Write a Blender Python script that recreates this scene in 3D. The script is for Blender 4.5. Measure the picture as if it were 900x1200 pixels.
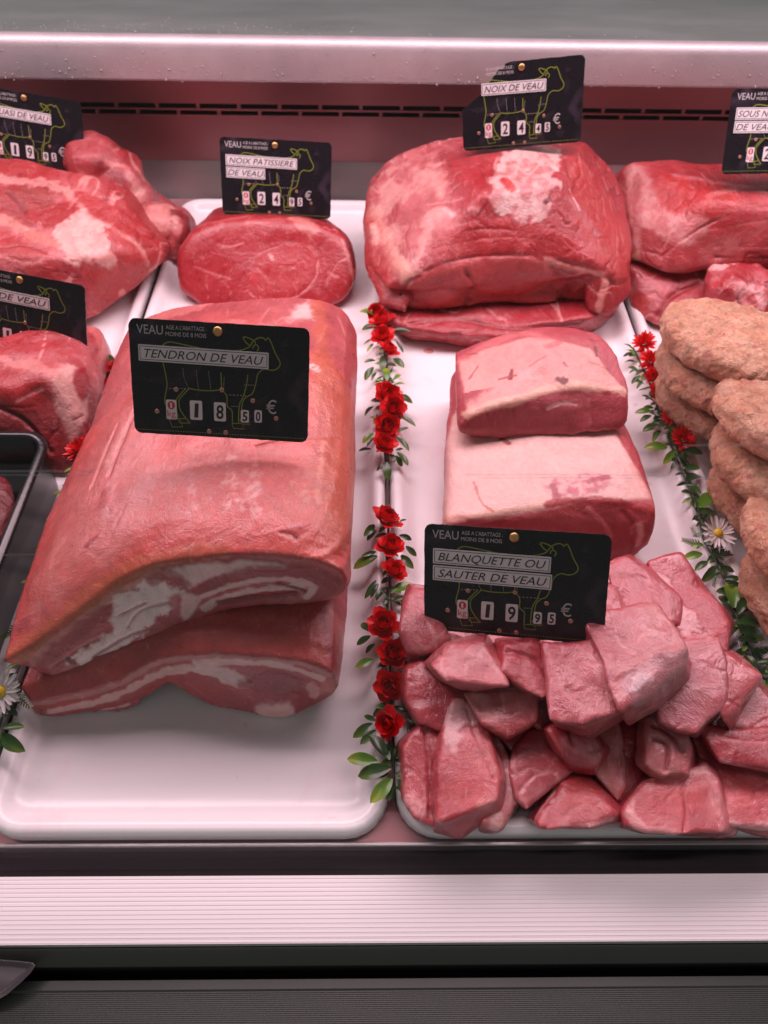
import bpy, bmesh, math, random
import numpy as np
from mathutils import Vector, Matrix
from mathutils.bvhtree import BVHTree

S = bpy.context.scene
for o in list(bpy.data.objects): bpy.data.objects.remove(o)
C = S.collection
rnd = random.Random(7)

# ------------------------------------------------------------------ camera
H = .54
FPX = 866.0
CR = Vector((0.999864, -0.007862, 0.014495)); CU = Vector((-0.003156, 0.771559, 0.63615)); CF = Vector((0.016185, 0.636109, -0.771429))
cam = bpy.data.cameras.new('camera'); camo = bpy.data.objects.new('camera', cam); C.objects.link(camo)
camo.matrix_world = Matrix(((CR.x, CU.x, -CF.x, 0), (CR.y, CU.y, -CF.y, 0), (CR.z, CU.z, -CF.z, H), (0, 0, 0, 1)))
cam.sensor_fit = 'VERTICAL'; cam.sensor_height = 36; cam.lens = 36 * FPX / 1200
cam.clip_start = .01; cam.clip_end = 50
cam.dof.use_dof = True; cam.dof.focus_distance = .56; cam.dof.aperture_fstop = 8.0
S.camera = camo

# ------------------------------------------------------------------ light
world = bpy.data.worlds.new('World'); S.world = world; world.use_nodes = True
bg = world.node_tree.nodes['Background']; bg.inputs[0].default_value = (.84, .86, .85, 1); bg.inputs[1].default_value = .21
def area(name, loc, sx, sy, power, col, look):
    l = bpy.data.lights.new(name, 'AREA'); l.shape = 'RECTANGLE'; l.size = sx; l.size_y = sy; l.energy = power; l.color = col
    o = bpy.data.objects.new(name, l); C.objects.link(o); o.location = loc
    d = Vector(look) - Vector(loc); o.rotation_euler = d.to_track_quat('-Z', 'Y').to_euler(); return o
area('case_lamp', (0, .78, .65), 1.9, .26, 15.2, (1, .71, .79), (0, .55, 0))
area('shop_lamp', (0, .25, 2.4), 2.4, .06, 22.5, (1, .77, .84), (0, .25, 0))
S.view_settings.view_transform = 'Standard'; S.view_settings.look = 'None'; S.view_settings.exposure = 0; S.view_settings.gamma = 1
S.cycles.max_bounces = 7; S.cycles.transparent_max_bounces = 12; S.cycles.use_denoising = True
S.cycles.caustics_reflective = False; S.cycles.caustics_refractive = False

# ------------------------------------------------------------------ helpers
def ray(px, py):
    return CF + CR * ((px - 450) / FPX) - CU * ((py - 600) / FPX)
def W(px, py, z=0.0):
    d = ray(px, py); return Vector((0, 0, H)) + d * ((z - H) / d.z)
def L(r, g, b):
    f = lambda c: ((c / 255 + .055) / 1.055) ** 2.4 if c > 10 else c / 255 / 12.92
    return np.array([f(r), f(g), f(b)])

def tag(o, label=None, cat=None, group=None, kind=None):
    if label: o['label'] = label
    if cat: o['category'] = cat
    if group: o['group'] = group
    if kind: o['kind'] = kind
    return o
def empty(name, loc, label, cat, group=None):
    o = bpy.data.objects.new(name, None); C.objects.link(o); o.location = loc; o.empty_display_size = .02
    tag(o, label, cat, group); return o
def link(name, me, mat=None, parent=None):
    o = bpy.data.objects.new(name, me); C.objects.link(o)
    if mat is not None and not me.materials: me.materials.append(mat)
    if parent is not None:
        o.parent = parent
        pm = Matrix.Translation(parent.location) if parent.parent is None and parent.type == 'EMPTY' and parent.rotation_euler.to_matrix().is_identity else parent.matrix_basis
        if parent.parent is not None: pm = parent.parent.matrix_basis @ pm
        o.matrix_parent_inverse = pm.inverted()
    return o
def mesh(name, v, f, smooth=True):
    me = bpy.data.meshes.new(name); me.from_pydata([tuple(x) for x in v], [], [tuple(x) for x in f]); me.update()
    if smooth: me.shade_smooth()
    return me
class MB:
    def __init__(s): s.v = []; s.f = []
    def add(s, v, f):
        n = len(s.v); s.v += [tuple(x) for x in v]; s.f += [tuple(i + n for i in x) for x in f]; return s
    def box(s, x0, x1, y0, y1, z0, z1):
        return s.add([(x0, y0, z0), (x1, y0, z0), (x1, y1, z0), (x0, y1, z0), (x0, y0, z1), (x1, y0, z1), (x1, y1, z1), (x0, y1, z1)],
                     [(3, 2, 1, 0), (4, 5, 6, 7), (0, 1, 5, 4), (1, 2, 6, 5), (2, 3, 7, 6), (3, 0, 4, 7)])
    def tube(s, pts, r, n=6):
        pts = [Vector(p) for p in pts]; v = []; f = []
        for i, p in enumerate(pts):
            t = (pts[min(i + 1, len(pts) - 1)] - pts[max(i - 1, 0)]).normalized()
            a = t.cross(Vector((0, 0, 1)));
            if a.length < .1: a = t.cross(Vector((1, 0, 0)))
            a.normalize(); b = t.cross(a)
            for k in range(n):
                an = 2 * math.pi * k / n; v.append(p + a * (r * math.cos(an)) + b * (r * math.sin(an)))
        for i in range(len(pts) - 1):
            for k in range(n): f.append((i * n + k, i * n + (k + 1) % n, (i + 1) * n + (k + 1) % n, (i + 1) * n + k))
        f.append(tuple(range(n))[::-1]); f.append(tuple((len(pts) - 1) * n + k for k in range(n)))
        return s.add(v, f)
    def extrude_x(s, prof, x0, x1):
        n = len(prof); v = [(x0, y, z) for y, z in prof] + [(x1, y, z) for y, z in prof]
        f = [(i, (i + 1) % n, n + (i + 1) % n, n + i) for i in range(n)] + [tuple(range(n))[::-1], tuple(range(n, 2 * n))]
        return s.add(v, f)
    def build(s, name, mat, parent=None, smooth=False):
        me = mesh(name, s.v, s.f, smooth)
        bm = bmesh.new(); bm.from_mesh(me); bmesh.ops.recalc_face_normals(bm, faces=bm.faces); bm.to_mesh(me); bm.free()
        return link(name, me, mat, parent)
def bevel(o, w, n=2):
    m = o.modifiers.new('bevel', 'BEVEL'); m.width = w; m.segments = n; m.limit_method = 'ANGLE'; return o

# vectorised value noise ------------------------------------------------
def _h(i, j, k, seed):
    n = (i * 374761393 + j * 668265263 + k * 2147483647 + seed * 974634777) & 0xffffffff
    n = ((n ^ (n >> 13)) * 1274126177) & 0xffffffff
    n = (n ^ (n >> 16)) & 0xffffffff
    return n.astype(np.float64) / 4294967295.0
def noise(P, s, seed=0):
    Q = np.asarray(P, float) * s + 137.31; I = np.floor(Q).astype(np.int64); F = Q - I; F = F * F * (3 - 2 * F)
    r = 0
    for a in (0, 1):
        wa = F[:, 0] if a else 1 - F[:, 0]
        for b in (0, 1):
            wb = F[:, 1] if b else 1 - F[:, 1]
            for c in (0, 1):
                wc = F[:, 2] if c else 1 - F[:, 2]
                r = r + wa * wb * wc * _h(I[:, 0] + a, I[:, 1] + b, I[:, 2] + c, seed)
    return r
def fbm(P, s, seed=0, o=3):
    t = 0; a = .5; n = 0; P = np.asarray(P, float)
    for k in range(o):
        c1, s1_, c2, s2_ = math.cos(.7 + k), math.sin(.7 + k), math.cos(.5 + 1.3 * k), math.sin(.5 + 1.3 * k)
        Q = np.stack([P[:, 0] * c1 - P[:, 1] * s1_, P[:, 0] * s1_ + P[:, 1] * c1, P[:, 2]], 1); Q = np.stack([Q[:, 0], Q[:, 1] * c2 - Q[:, 2] * s2_, Q[:, 1] * s2_ + Q[:, 2] * c2], 1)
        t = t + a * (noise(Q, s * 2 ** k, seed + 13 * k) * .6 + noise(Q[:, [1, 2, 0]] + .37 * Q, s * 2 ** k * .83, seed + 13 * k + 7) * .4); n += a; a *= .5
    return np.clip((t / n - .5) * 1.25 + .5, 0, 1)
def sst(x, a, b):
    t = np.clip((x - a) / (b - a), 0, 1); return t * t * (3 - 2 * t)

# ------------------------------------------------------------------ materials
def nt(name):
    m = bpy.data.materials.new(name); m.use_nodes = True; t = m.node_tree; b = t.nodes['Principled BSDF']
    def N(k, **kw):
        n = t.nodes.new('ShaderNode' + k)
        for a, v in kw.items():
            if hasattr(n, a): setattr(n, a, v)
            else: n.inputs[a.replace('_', ' ')].default_value = v
        return n
    return m, t, b, N, t.links.new
def noise_node(N, K, scale, detail=3, rough=.5, stretch=None, rot=None, coord='Object'):
    tc = N('TexCoord'); n = N('TexNoise'); n.inputs['Scale'].default_value = scale; n.inputs['Detail'].default_value = detail; n.inputs['Roughness'].default_value = rough
    mp = N('Mapping'); K(tc.outputs[coord], mp.inputs[0])
    if stretch: mp.inputs['Scale'].default_value = stretch
    if rot: mp.inputs['Rotation'].default_value = rot
    K(mp.outputs[0], n.inputs['Vector']); return n
def simple(name, col, rough=.5, metal=0, spec=.5, var=.0, vscale=40, bump=0, bscale=200, stretch=None, coat=0):
    m, t, b, N, K = nt(name)
    b.inputs['Base Color'].default_value = (*col, 1); b.inputs['Roughness'].default_value = rough; b.inputs['Metallic'].default_value = metal
    b.inputs['Specular IOR Level'].default_value = spec; b.inputs['Coat Weight'].default_value = coat
    if var:
        n = noise_node(N, K, vscale, 4, .6, stretch); mx = N('MixRGB'); mx.inputs[1].default_value = (*[c * (1 - var) for c in col], 1); mx.inputs[2].default_value = (*[min(1, c * (1 + var)) for c in col], 1)
        K(n.outputs[0], mx.inputs[0]); K(mx.outputs[0], b.inputs['Base Color'])
        r = N('MapRange'); r.inputs['To Min'].default_value = max(.05, rough * (1 - var)); r.inputs['To Max'].default_value = min(1, rough * (1 + var)); K(n.outputs[0], r.inputs['Value']); K(r.outputs[0], b.inputs['Roughness'])
    if bump:
        n2 = noise_node(N, K, bscale, 3, .5, stretch); bp = N('Bump'); bp.inputs['Strength'].default_value = 1; bp.inputs['Distance'].default_value = bump
        K(n2.outputs[0], bp.inputs['Height']); K(bp.outputs[0], b.inputs['Normal'])
    return m
def meat_mat(name, rough=.36, fib=150, stretch=(1, .10, 1), rot=(0, 0, 0), bump=.0004, sss=.16, pebble=.00022, coat=.5, grain=.07, threads=.35, wob=3.0):
    m, t, b, N, K = nt(name)
    at = N('VertexColor'); at.layer_name = 'Col'
    n0 = noise_node(N, K, 14, 2, .5)                                   # slow warp so that fibres bend
    tc = N('TexCoord'); ws = N('VectorMath'); ws.operation = 'SCALE'; ws.inputs['Scale'].default_value = .05; K(n0.outputs['Color'], ws.inputs[0]); wa = N('VectorMath'); K(tc.outputs['Object'], wa.inputs[0]); K(ws.outputs[0], wa.inputs[1])
    def warped(scale, det, rg, st=(1, 1, 1), r=(0, 0, 0)):
        mp = N('Mapping'); K(wa.outputs[0], mp.inputs[0]); mp.inputs['Scale'].default_value = st; mp.inputs['Rotation'].default_value = r
        n = N('TexNoise'); n.inputs['Scale'].default_value = scale; n.inputs['Detail'].default_value = det; n.inputs['Roughness'].default_value = rg; K(mp.outputs[0], n.inputs['Vector']); return n
    def rng(src, a0, a1, b0, b1):
        r = N('MapRange'); r.inputs['From Min'].default_value = a0; r.inputs['From Max'].default_value = a1; r.inputs['To Min'].default_value = b0; r.inputs['To Max'].default_value = b1; K(src, r.inputs['Value']); return r.outputs[0]
    def mul(c, f):
        x = N('MixRGB'); x.blend_type = 'MULTIPLY'; x.inputs[0].default_value = 1; K(c, x.inputs[1]); K(f, x.inputs[2]); return x.outputs[0]
    n1 = warped(fib, 5, .62, stretch, rot); n2 = warped(70, 5, .7); n3 = warped(650, 3, .6); n5 = warped(190, 4, .75)
    c = mul(at.outputs[0], rng(n1.outputs[0], .3, .7, 1 - grain, 1 + grain)); c = mul(c, rng(n2.outputs[0], .3, .7, .88, 1.10)); c = mul(c, rng(n5.outputs[0], .3, .7, .91, 1.08))
    # pale connective threads: thin ridges of a stretched noise
    n4 = warped(38, 4, .6, (1, .35, 1), rot); sb = N('Math'); sb.operation = 'SUBTRACT'; K(n4.outputs[0], sb.inputs[0]); sb.inputs[1].default_value = .5; ab = N('Math'); ab.operation = 'ABSOLUTE'; K(sb.outputs[0], ab.inputs[0])
    rd = rng(ab.outputs[0], .0, .010, 1, 0); gate = rng(n2.outputs[0], .47, .60, 0, threads); mg = N('Math'); mg.operation = 'MULTIPLY'; K(rd, mg.inputs[0]); K(gate, mg.inputs[1])
    mx = N('MixRGB'); K(mg.outputs[0], mx.inputs[0]); K(c, mx.inputs[1]); mx.inputs[2].default_value = (*L(232, 176, 170), 1); K(mx.outputs[0], b.inputs['Base Color'])
    K(rng(n2.outputs[0], .3, .7, rough * .55, rough * 1.5), b.inputs['Roughness'])
    prev = None
    for src, dist in ((n1.outputs[0], bump), (n2.outputs[0], bump * wob), (n5.outputs[0], bump * 2.2), (n3.outputs[0], pebble), (mg.outputs[0], bump * .8)):
        bp = N('Bump'); bp.inputs['Strength'].default_value = 1; bp.inputs['Distance'].default_value = dist; K(src, bp.inputs['Height'])
        if prev: K(prev, bp.inputs['Normal'])
        prev = bp.outputs[0]
    K(prev, b.inputs['Normal']); K(prev, b.inputs['Coat Normal'])
    b.inputs['Subsurface Weight'].default_value = sss; b.inputs['Subsurface Radius'].default_value = (1, .30, .22); b.inputs['Subsurface Scale'].default_value = .007
    b.inputs['Coat Weight'].default_value = coat; b.inputs['Coat Roughness'].default_value = .09; b.inputs['Specular IOR Level'].default_value = .45
    return m

M = {}
M['tray'] = simple('tray_plastic', (.84, .82, .83), .28, var=.04, vscale=9, bump=.0009, bscale=16, stretch=(.35, 1.6, 1))
def stain_tray(m):
    t = m.node_tree; b = t.nodes['Principled BSDF']; src = b.inputs['Base Color'].links[0].from_socket; N = lambda k: t.nodes.new('ShaderNode' + k); K = t.links.new
    tc = N('TexCoord'); n = N('TexNoise'); n.inputs['Scale'].default_value = 11; n.inputs['Detail'].default_value = 8; n.inputs['Roughness'].default_value = .68; n.inputs['Distortion'].default_value = .6; K(tc.outputs['Object'], n.inputs['Vector'])
    r = N('MapRange'); r.inputs['From Min'].default_value = .54; r.inputs['From Max'].default_value = .74; r.inputs['To Max'].default_value = .55; K(n.outputs[0], r.inputs['Value'])
    x = N('MixRGB'); K(r.outputs[0], x.inputs[0]); K(src, x.inputs[1]); x.inputs[2].default_value = (.80, .58, .60, 1)
    n2 = N('TexNoise'); n2.inputs['Scale'].default_value = 90; n2.inputs['Detail'].default_value = 3; K(tc.outputs['Object'], n2.inputs['Vector']); r2 = N('MapRange'); r2.inputs['From Min'].default_value = .70; r2.inputs['From Max'].default_value = .76; r2.inputs['To Max'].default_value = .35; K(n2.outputs[0], r2.inputs['Value'])
    y = N('MixRGB'); K(r2.outputs[0], y.inputs[0]); K(x.outputs[0], y.inputs[1]); y.inputs[2].default_value = (.62, .40, .42, 1); K(y.outputs[0], b.inputs['Base Color'])
stain_tray(M['tray'])
M['steel'] = simple('brushed_steel', (.50, .47, .47), .34, metal=.9, var=.22, vscale=22, bump=.0002, bscale=160, stretch=(.15, 1, 1))
M['steel_dull'] = simple('dull_steel', (.40, .20, .21), .42, metal=.8, var=.2, vscale=14, stretch=(.4, 1, 1))  # red tint puts the meat's reflection into the steel colour
M['steel_top'] = simple('wet_steel', (.62, .66, .65), .34, metal=.85, var=.3, vscale=14, bump=.0006, bscale=420, stretch=(.35, 1.3, 1))
M['rim'] = simple('textured_rim', (.62, .56, .58), .52, metal=.6, var=.12, vscale=30, bump=.0002, bscale=500)
M['alu'] = simple('pale_anodised', (.84, .79, .80), .45, metal=0, var=.06, vscale=25, stretch=(.1, 1, 1))
M['channel'] = simple('dark_channel', (.016, .013, .015), .55, spec=.15, var=.5, vscale=12, stretch=(.2, 1, 1))
M['body'] = simple('grey_green_paint', (.028, .034, .029), .4, var=.12, vscale=10)
M['black'] = simple('black_void', (.004, .004, .004), .8)
M['blackplastic'] = simple('black_plastic', (.008, .008, .009), .22, bump=.0001, bscale=300)
M['handle'] = simple('handle_plastic', (.05, .045, .05), .25)
M['card'] = simple('card_black', (.010, .007, .011), .28, spec=.35, var=.3, vscale=60, bump=.00012, bscale=900)
def card_sheen(m):  # pale purplish swirls in the base colour imitate glare and sheen
    t = m.node_tree; b = t.nodes['Principled BSDF']; src = b.inputs['Base Color'].links[0].from_socket; N = lambda k: t.nodes.new('ShaderNode' + k); K = t.links.new
    tc = N('TexCoord'); n = N('TexNoise'); n.inputs['Scale'].default_value = 26; n.inputs['Detail'].default_value = 3; n.inputs['Distortion'].default_value = 1.6; K(tc.outputs['Object'], n.inputs['Vector'])
    r = N('MapRange'); r.inputs['From Min'].default_value = .52; r.inputs['From Max'].default_value = .72; r.inputs['To Max'].default_value = .5; K(n.outputs[0], r.inputs['Value'])
    x = N('MixRGB'); K(r.outputs[0], x.inputs[0]); K(src, x.inputs[1]); x.inputs[2].default_value = (.075, .05, .08, 1); K(x.outputs[0], b.inputs['Base Color'])
card_sheen(M['card'])
M['lime'] = simple('lime_ink', (.22, .27, .03), .5)
M['white_ink'] = simple('white_ink', (.55, .52, .53), .5)
M['strip'] = simple('label_tape', (.80, .75, .77), .4)
M['black_ink'] = simple('black_ink', (.012, .012, .014), .5)
M['red_ink'] = simple('red_ink', (.6, .02, .04), .5)
M['brass'] = simple('brass', (.60, .36, .14), .3, metal=.85)
M['copper'] = simple('copper_rivet', (.55, .30, .22), .35, metal=.7)
M['stem'] = simple('stem_plastic', (.018, .03, .016), .4)
M['petal_white'] = simple('petal_white', (.80, .76, .74), .5, var=.08, vscale=300)
M['daisy_yellow'] = simple('daisy_yellow', (.75, .50, .02), .5, bump=.0004, bscale=900)
M['petal_red'] = simple('petal_red', (.70, .008, .012), .38, var=.18, vscale=160, bump=.0003, bscale=300)
M['petal_crimson'] = simple('petal_crimson', (.50, .008, .018), .4, var=.18, vscale=160)
def leaf_mat(name, a, b_, tip):
    m, t, b, N, K = nt(name); tc = N('TexCoord'); sx = N('SeparateXYZ'); K(tc.outputs['Object'], sx.inputs[0])
    r = N('MapRange'); r.inputs['From Min'].default_value = .45; r.inputs['From Max'].default_value = 1.1; K(sx.outputs[0], r.inputs['Value'])
    n = noise_node(N, K, 4, 3); mx = N('MixRGB'); mx.inputs[1].default_value = (*a, 1); mx.inputs[2].default_value = (*b_, 1); K(n.outputs[0], mx.inputs[0])
    m2 = N('MixRGB'); K(r.outputs[0], m2.inputs[0]); K(mx.outputs[0], m2.inputs[1]); m2.inputs[2].default_value = (*tip, 1); K(m2.outputs[0], b.inputs['Base Color'])
    b.inputs['Roughness'].default_value = .3; b.inputs['Subsurface Weight'].default_value = 0; return m
M['leaf'] = leaf_mat('leaf_green', (.018, .06, .014), (.035, .10, .022), (.12, .20, .02))
M['leaf_bright'] = leaf_mat('leaf_yellow_green', (.05, .15, .015), (.10, .24, .02), (.35, .42, .03))
M['leaf_dark'] = leaf_mat('leaf_dark_green', (.008, .03, .010), (.018, .055, .016), (.03, .07, .015))

def glass_mat():
    m, t, b, N, K = nt('case_glass'); t.nodes.remove(b); out = t.nodes['Material Output']
    tr = N('BsdfTransparent'); tr.inputs[0].default_value = (.985, .99, .985, 1); gl = N('BsdfGlossy'); gl.inputs['Roughness'].default_value = .02
    lw = N('LayerWeight'); lw.inputs[0].default_value = .5; pw = N('Math'); pw.operation = 'POWER'; K(lw.outputs['Facing'], pw.inputs[0]); pw.inputs[1].default_value = 5
    ma = N('Math'); ma.operation = 'MULTIPLY_ADD'; K(pw.outputs[0], ma.inputs[0]); ma.inputs[1].default_value = .5; ma.inputs[2].default_value = .012
    mx = N('MixShader'); K(ma.outputs[0], mx.inputs[0]); K(tr.outputs[0], mx.inputs[1]); K(gl.outputs[0], mx.inputs[2]); K(mx.outputs[0], out.inputs[0]); return m
M['glass'] = glass_mat()

# ------------------------------------------------------------------ the display case
case = empty('display_case', (0, .5, -.05), 'refrigerated butcher display case of steel with ribbed pale front rail and slotted back', 'display case')
X0, X1 = -1.0, 1.0
MB().box(X0, X1, .20, 1.5, .80, .83).build('unseen_canopy', bpy.data.materials['dull_steel'], case)  # added out of view to cut the overhead light to a front strip
MB().box(X0, X1, W(450, 989, -.004).y, 1.06, -.03, -.004).build('deck', M['steel_dull'], case)
# front rail seen from above
def rz(py, z): return W(450, py, z).y
yb, yf = rz(1026, .004), rz(1104, .004)
prof = [(yb, -.03), (yb, .005)]
nr = 15
for i in range(nr):
    a = yb + (yf - yb) * (i + .0) / nr; w = (yf - yb) / nr; zz = .005 - .004 * (i / nr) ** 2
    prof += [(a + w * .12, zz + .0002), (a + w * .70, zz + .0002), (a + w * .82, zz - .0001), (a + w * .98, zz - .0001)]
prof += [(yf, -.004), (yf, -.03)]
MB().extrude_x(prof, X0, X1).build('ribbed_front_rail', M['alu'], case)
yc = rz(989, -.004)
bevel(MB().box(X0, X1, yc - .0035, yc - .0005, -.03, .0035).build('chrome_lip', M['steel'], case), .0008)
MB().box(X0, X1, yb + .0005, yc - .004, -.03, -.008).build('glass_channel', M['channel'], case)
y1, y2, y3 = rz(1107, -.006), rz(1131, -.012), rz(1146, -.02)
bevel(MB().extrude_x([(yf - .0006, -.035), (yf - .0006, -.0065), (y1 - .001, -.006), (y1 - .004, -.008), (y2, -.013), (y2, -.035)], X0, X1).build('lower_trim', M['body'], case, True), .001)
MB().box(X0, X1, -.2, .2, -.10, -.06).build('shadow_gap', M['black'], case)
pr = [(y3, -.055), (y3, -.0215), (y3 - .0004, -.0200), (rz(1158, -.02), -.020)]
yy = pr[-1][0]
for i in range(26): yy -= .0011; pr += [(yy - .0001, -.0206), (yy - .0008, -.0206), (yy - .0009, -.0203)]
pr += [(-.06, -.0203), (-.06, -.055)]
MB().extrude_x(pr, X0, X1).build('ribbed_lower_panel', M['body'], case)
# the pull handle
hb = MB(); outl = [(-60, 1118), (-20, 1123), (20, 1126), (38, 1128), (42, 1131), (36, 1140), (24, 1152), (8, 1166), (-10, 1176), (-60, 1186)]
n = len(outl); top = [W(x, y, .000) for x, y in outl]; inn = [W(-20 + (x + 20) * .86, 1148 + (y - 1148) * .72, -.003) for x, y in outl]; bot = [W(x, y, -.02) for x, y in outl]
hb.add(top + inn + bot, [(i, (i + 1) % n, n + (i + 1) % n, n + i) for i in range(n)] + [tuple(range(n, 2 * n))] + [(2 * n + i, 2 * n + (i + 1) % n, (i + 1) % n, i) for i in range(n)])
bevel(hb.build('pull_handle', M['handle'], case, True), .0008)
# back: slotted panel, recess, sloped foot
YB = 1.05
def zat(py, Y): d = ray(450, py); return H + d.z * Y / d.y
zt = .20; s1 = zat(124, YB); s1b = zat(129.5, YB); s2 = zat(132, YB); s2b = zat(137, YB); zc = zat(146, YB)
bp = MB(); bp.box(X0, X1, YB, YB + .006, s1, zt)
bp.box(X0, X1, YB, YB + .006, s2, s1b); bp.box(X0, X1, YB, YB + .006, zc, s2b)
x = X0
while x < X1:
    bp.box(x, x + .0045, YB + .0003, YB + .0057, s1b + .0001, s1 - .0001); bp.box(x + .027, x + .0315, YB + .0003, YB + .0057, s2b + .0001, s2 - .0001); x += .0545
bp.build('slotted_back_panel', M['steel_dull'], case)
MB().box(X0, X1, YB + .02, YB + .03, .0, .22).build('dark_duct', M['black'], case)
MB().box(X0, X1, YB + .008, YB + .012, .0, zc - .001).build('lower_back_panel', M['steel_dull'], case)
MB().extrude_x([(YB - .012, -.004), (YB + .0075, .043), (YB + .0075, -.004)], X0, X1).build('sloped_back_foot', M['steel'], case)
# shelf with rolled rim
YS = .985; zb_, zt_ = zat(99, YS), zat(47, YS)
pf = [(YS + .012, zb_ + .004), (YS + .003, zb_)]
pf += [(YS, zb_ + .003), (YS - .001, (zb_ + zt_) / 2), (YS, zt_ - .012)]
for k in range(1, 7): a = math.pi / 2 * k / 6; pf.append((YS + .012 - .012 * math.cos(a), zt_ - .012 + .012 * math.sin(a)))
rimprof = pf + [(YS + .0124, zt_ - .0002), (YS + .0124, zb_ + .004)]
MB().extrude_x(rimprof, X0, X1).build('shelf_rim', M['rim'], case, True).data.set_sharp_from_angle(angle=.6)
MB().extrude_x([(YS + .0125, zt_ - .006), (YS + .0125, zt_ - .0003), (YS + .02, zt_ - .0012), (1.5, zt_ - .0012), (1.5, zt_ - .006)], X0, X1).build('steel_shelf', M['steel_top'], case)
# glass pane
gx = MB(); gy0 = (yb + yc) / 2 - .001
gx.add([(X0, gy0, -.007), (X1, gy0, -.007), (X1, gy0 + .23, .62), (X0, gy0 + .23, .62), (X0, gy0 - .005, -.007), (X1, gy0 - .005, -.007), (X1, gy0 + .225, .62), (X0, gy0 + .225, .62)],
       [(0, 1, 2, 3), (7, 6, 5, 4), (0, 4, 5, 1), (1, 5, 6, 2), (2, 6, 7, 3), (3, 7, 4, 0)])
gx.build('front_glass', M['glass'], case)
# condensation on the rim
dm = MB(); ico = bmesh.new(); bmesh.ops.create_icosphere(ico, subdivisions=1, radius=1); iv = [v.co.copy() for v in ico.verts]; iff = [[v.index for v in f.verts] for f in ico.faces]; ico.free()
for i in range(420):
    r = rnd.uniform(.0004, .0009) * (1.6 if rnd.random() < .12 else 1); xx = rnd.uniform(-.65, .72)
    zc2 = zb_ + abs(rnd.gauss(0, .014)) if rnd.random() < .75 else rnd.uniform(zb_, zt_ - .008)
    zc2 = min(zc2, zt_ - .009)
    dm.add([(xx + v.x * r, YS - .0009 + v.y * r * .5, zc2 + v.z * r * 1.1) for v in iv], iff)
for i in range(240):
    r = rnd.uniform(.0004, .0010); yy2 = YS + .013 + abs(rnd.gauss(0, .02)); xx = rnd.uniform(-.65, .0) if rnd.random() < .7 else rnd.uniform(-.6, .75)
    dm.add([(xx + v.x * r, yy2 + v.y * r, zt_ - .0011 + v.z * r * .4) for v in iv], iff)
M['drop'] = simple('water_drop', (.50, .46, .47), .22, metal=.3)
d = dm.build('condensation_drops', M['drop'], case, True); d['kind'] = 'stuff'

def on_glass(px, py):
    d = ray(px, py); k = (gy0 + .23 - gy0) / (.62 + .007); A = H + .007
    tt = (gy0 - .007 + k * A) / (d.y - k * d.z); return Vector((0, 0, H)) + d * tt
def reflection_line(pts, w):  # pale see-through ribbons on the pane, painted reflection lines
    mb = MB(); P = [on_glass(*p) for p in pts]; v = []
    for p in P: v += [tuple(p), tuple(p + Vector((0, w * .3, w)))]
    mb.add(v, [(2 * i, 2 * i + 2, 2 * i + 3, 2 * i + 1) for i in range(len(P) - 1)]); mb.build('painted_reflection', M['glass_reflection'], case)
m_, t_, b_, N_, K_ = nt('painted_reflection'); b_.inputs['Base Color'].default_value = (.9, .8, .82, 1); b_.inputs['Alpha'].default_value = .38; b_.inputs['Roughness'].default_value = .4; M['glass_reflection'] = m_
reflection_line([(545, 557), (640, 556.5), (780, 558)], .0005); reflection_line([(560, 560.5), (680, 560), (760, 561)], .0004); reflection_line([(800, 522.5), (860, 522), (905, 522)], .0007); reflection_line([(-5, 553), (60, 552.5), (112, 554)], .0006); reflection_line([(-5, 557), (110, 557.5)], .0004); reflection_line([(-5, 651), (58, 650)], .0005); reflection_line([(815, 562), (840, 562)], .0006)
reflection_line([(717, 996), (726, 992), (731, 986)], .0004)

# ------------------------------------------------------------------ trays
def tray(x0, x1, y0, y1, label, prof, mat, R=.030, name='tray', thick_rim=True):
    def ring(d, z, nc=7):
        r = max(R - d, .006); pts = []
        for cx, cy, a0 in ((x1 - d - r, y1 - d - r, 0), (x0 + d + r, y1 - d - r, 90), (x0 + d + r, y0 + d + r, 180), (x1 - d - r, y0 + d + r, 270)):
            for k in range(nc): a = math.radians(a0 + 90 * k / (nc - 1)); pts.append((cx + r * math.cos(a), cy + r * math.sin(a), z))
        return pts
    m = MB(); v = []; f = []
    rings = [ring(d, z) for d, z in prof]; n = len(rings[0])
    for r in rings: v += r
    for i in range(len(rings) - 1):
        for k in range(n): f.append((i * n + k, i * n + (k + 1) % n, (i + 1) * n + (k + 1) % n, (i + 1) * n + k))
    f.append(tuple((len(rings) - 1) * n + k for k in range(n)))
    m.add(v, f); o = m.build(name, mat, None, True); o.data.set_sharp_from_angle(angle=1.2)
    return tag(o, label, 'tray', 'white display trays side by side')
TP = [(.0045, -.003), (0, .004), (.0002, .0115), (.0015, .0145), (.0045, .0158), (.0085, .0155), (.0115, .0132), (.0145, .0085), (.0185, .0042), (.024, .0022), (.03, .0018)]
def rows(): pass
tray(-.268, .0122, .150, 1.005, 'white plastic tray under the two folded rind-on slabs', TP, M['tray'])
tray(.0172, .3055, .150, 1.005, 'white plastic tray holding the diced pink cubes and two fat-capped pieces', TP, M['tray'])
tray(.3115, .600, .150, 1.005, 'white plastic tray under the breaded mince patties at the right', TP, M['tray'])
tray(-.560, -.2745, .150, 1.005, 'white plastic tray under the dark red bony cuts at the left', TP, M['tray'])

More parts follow.
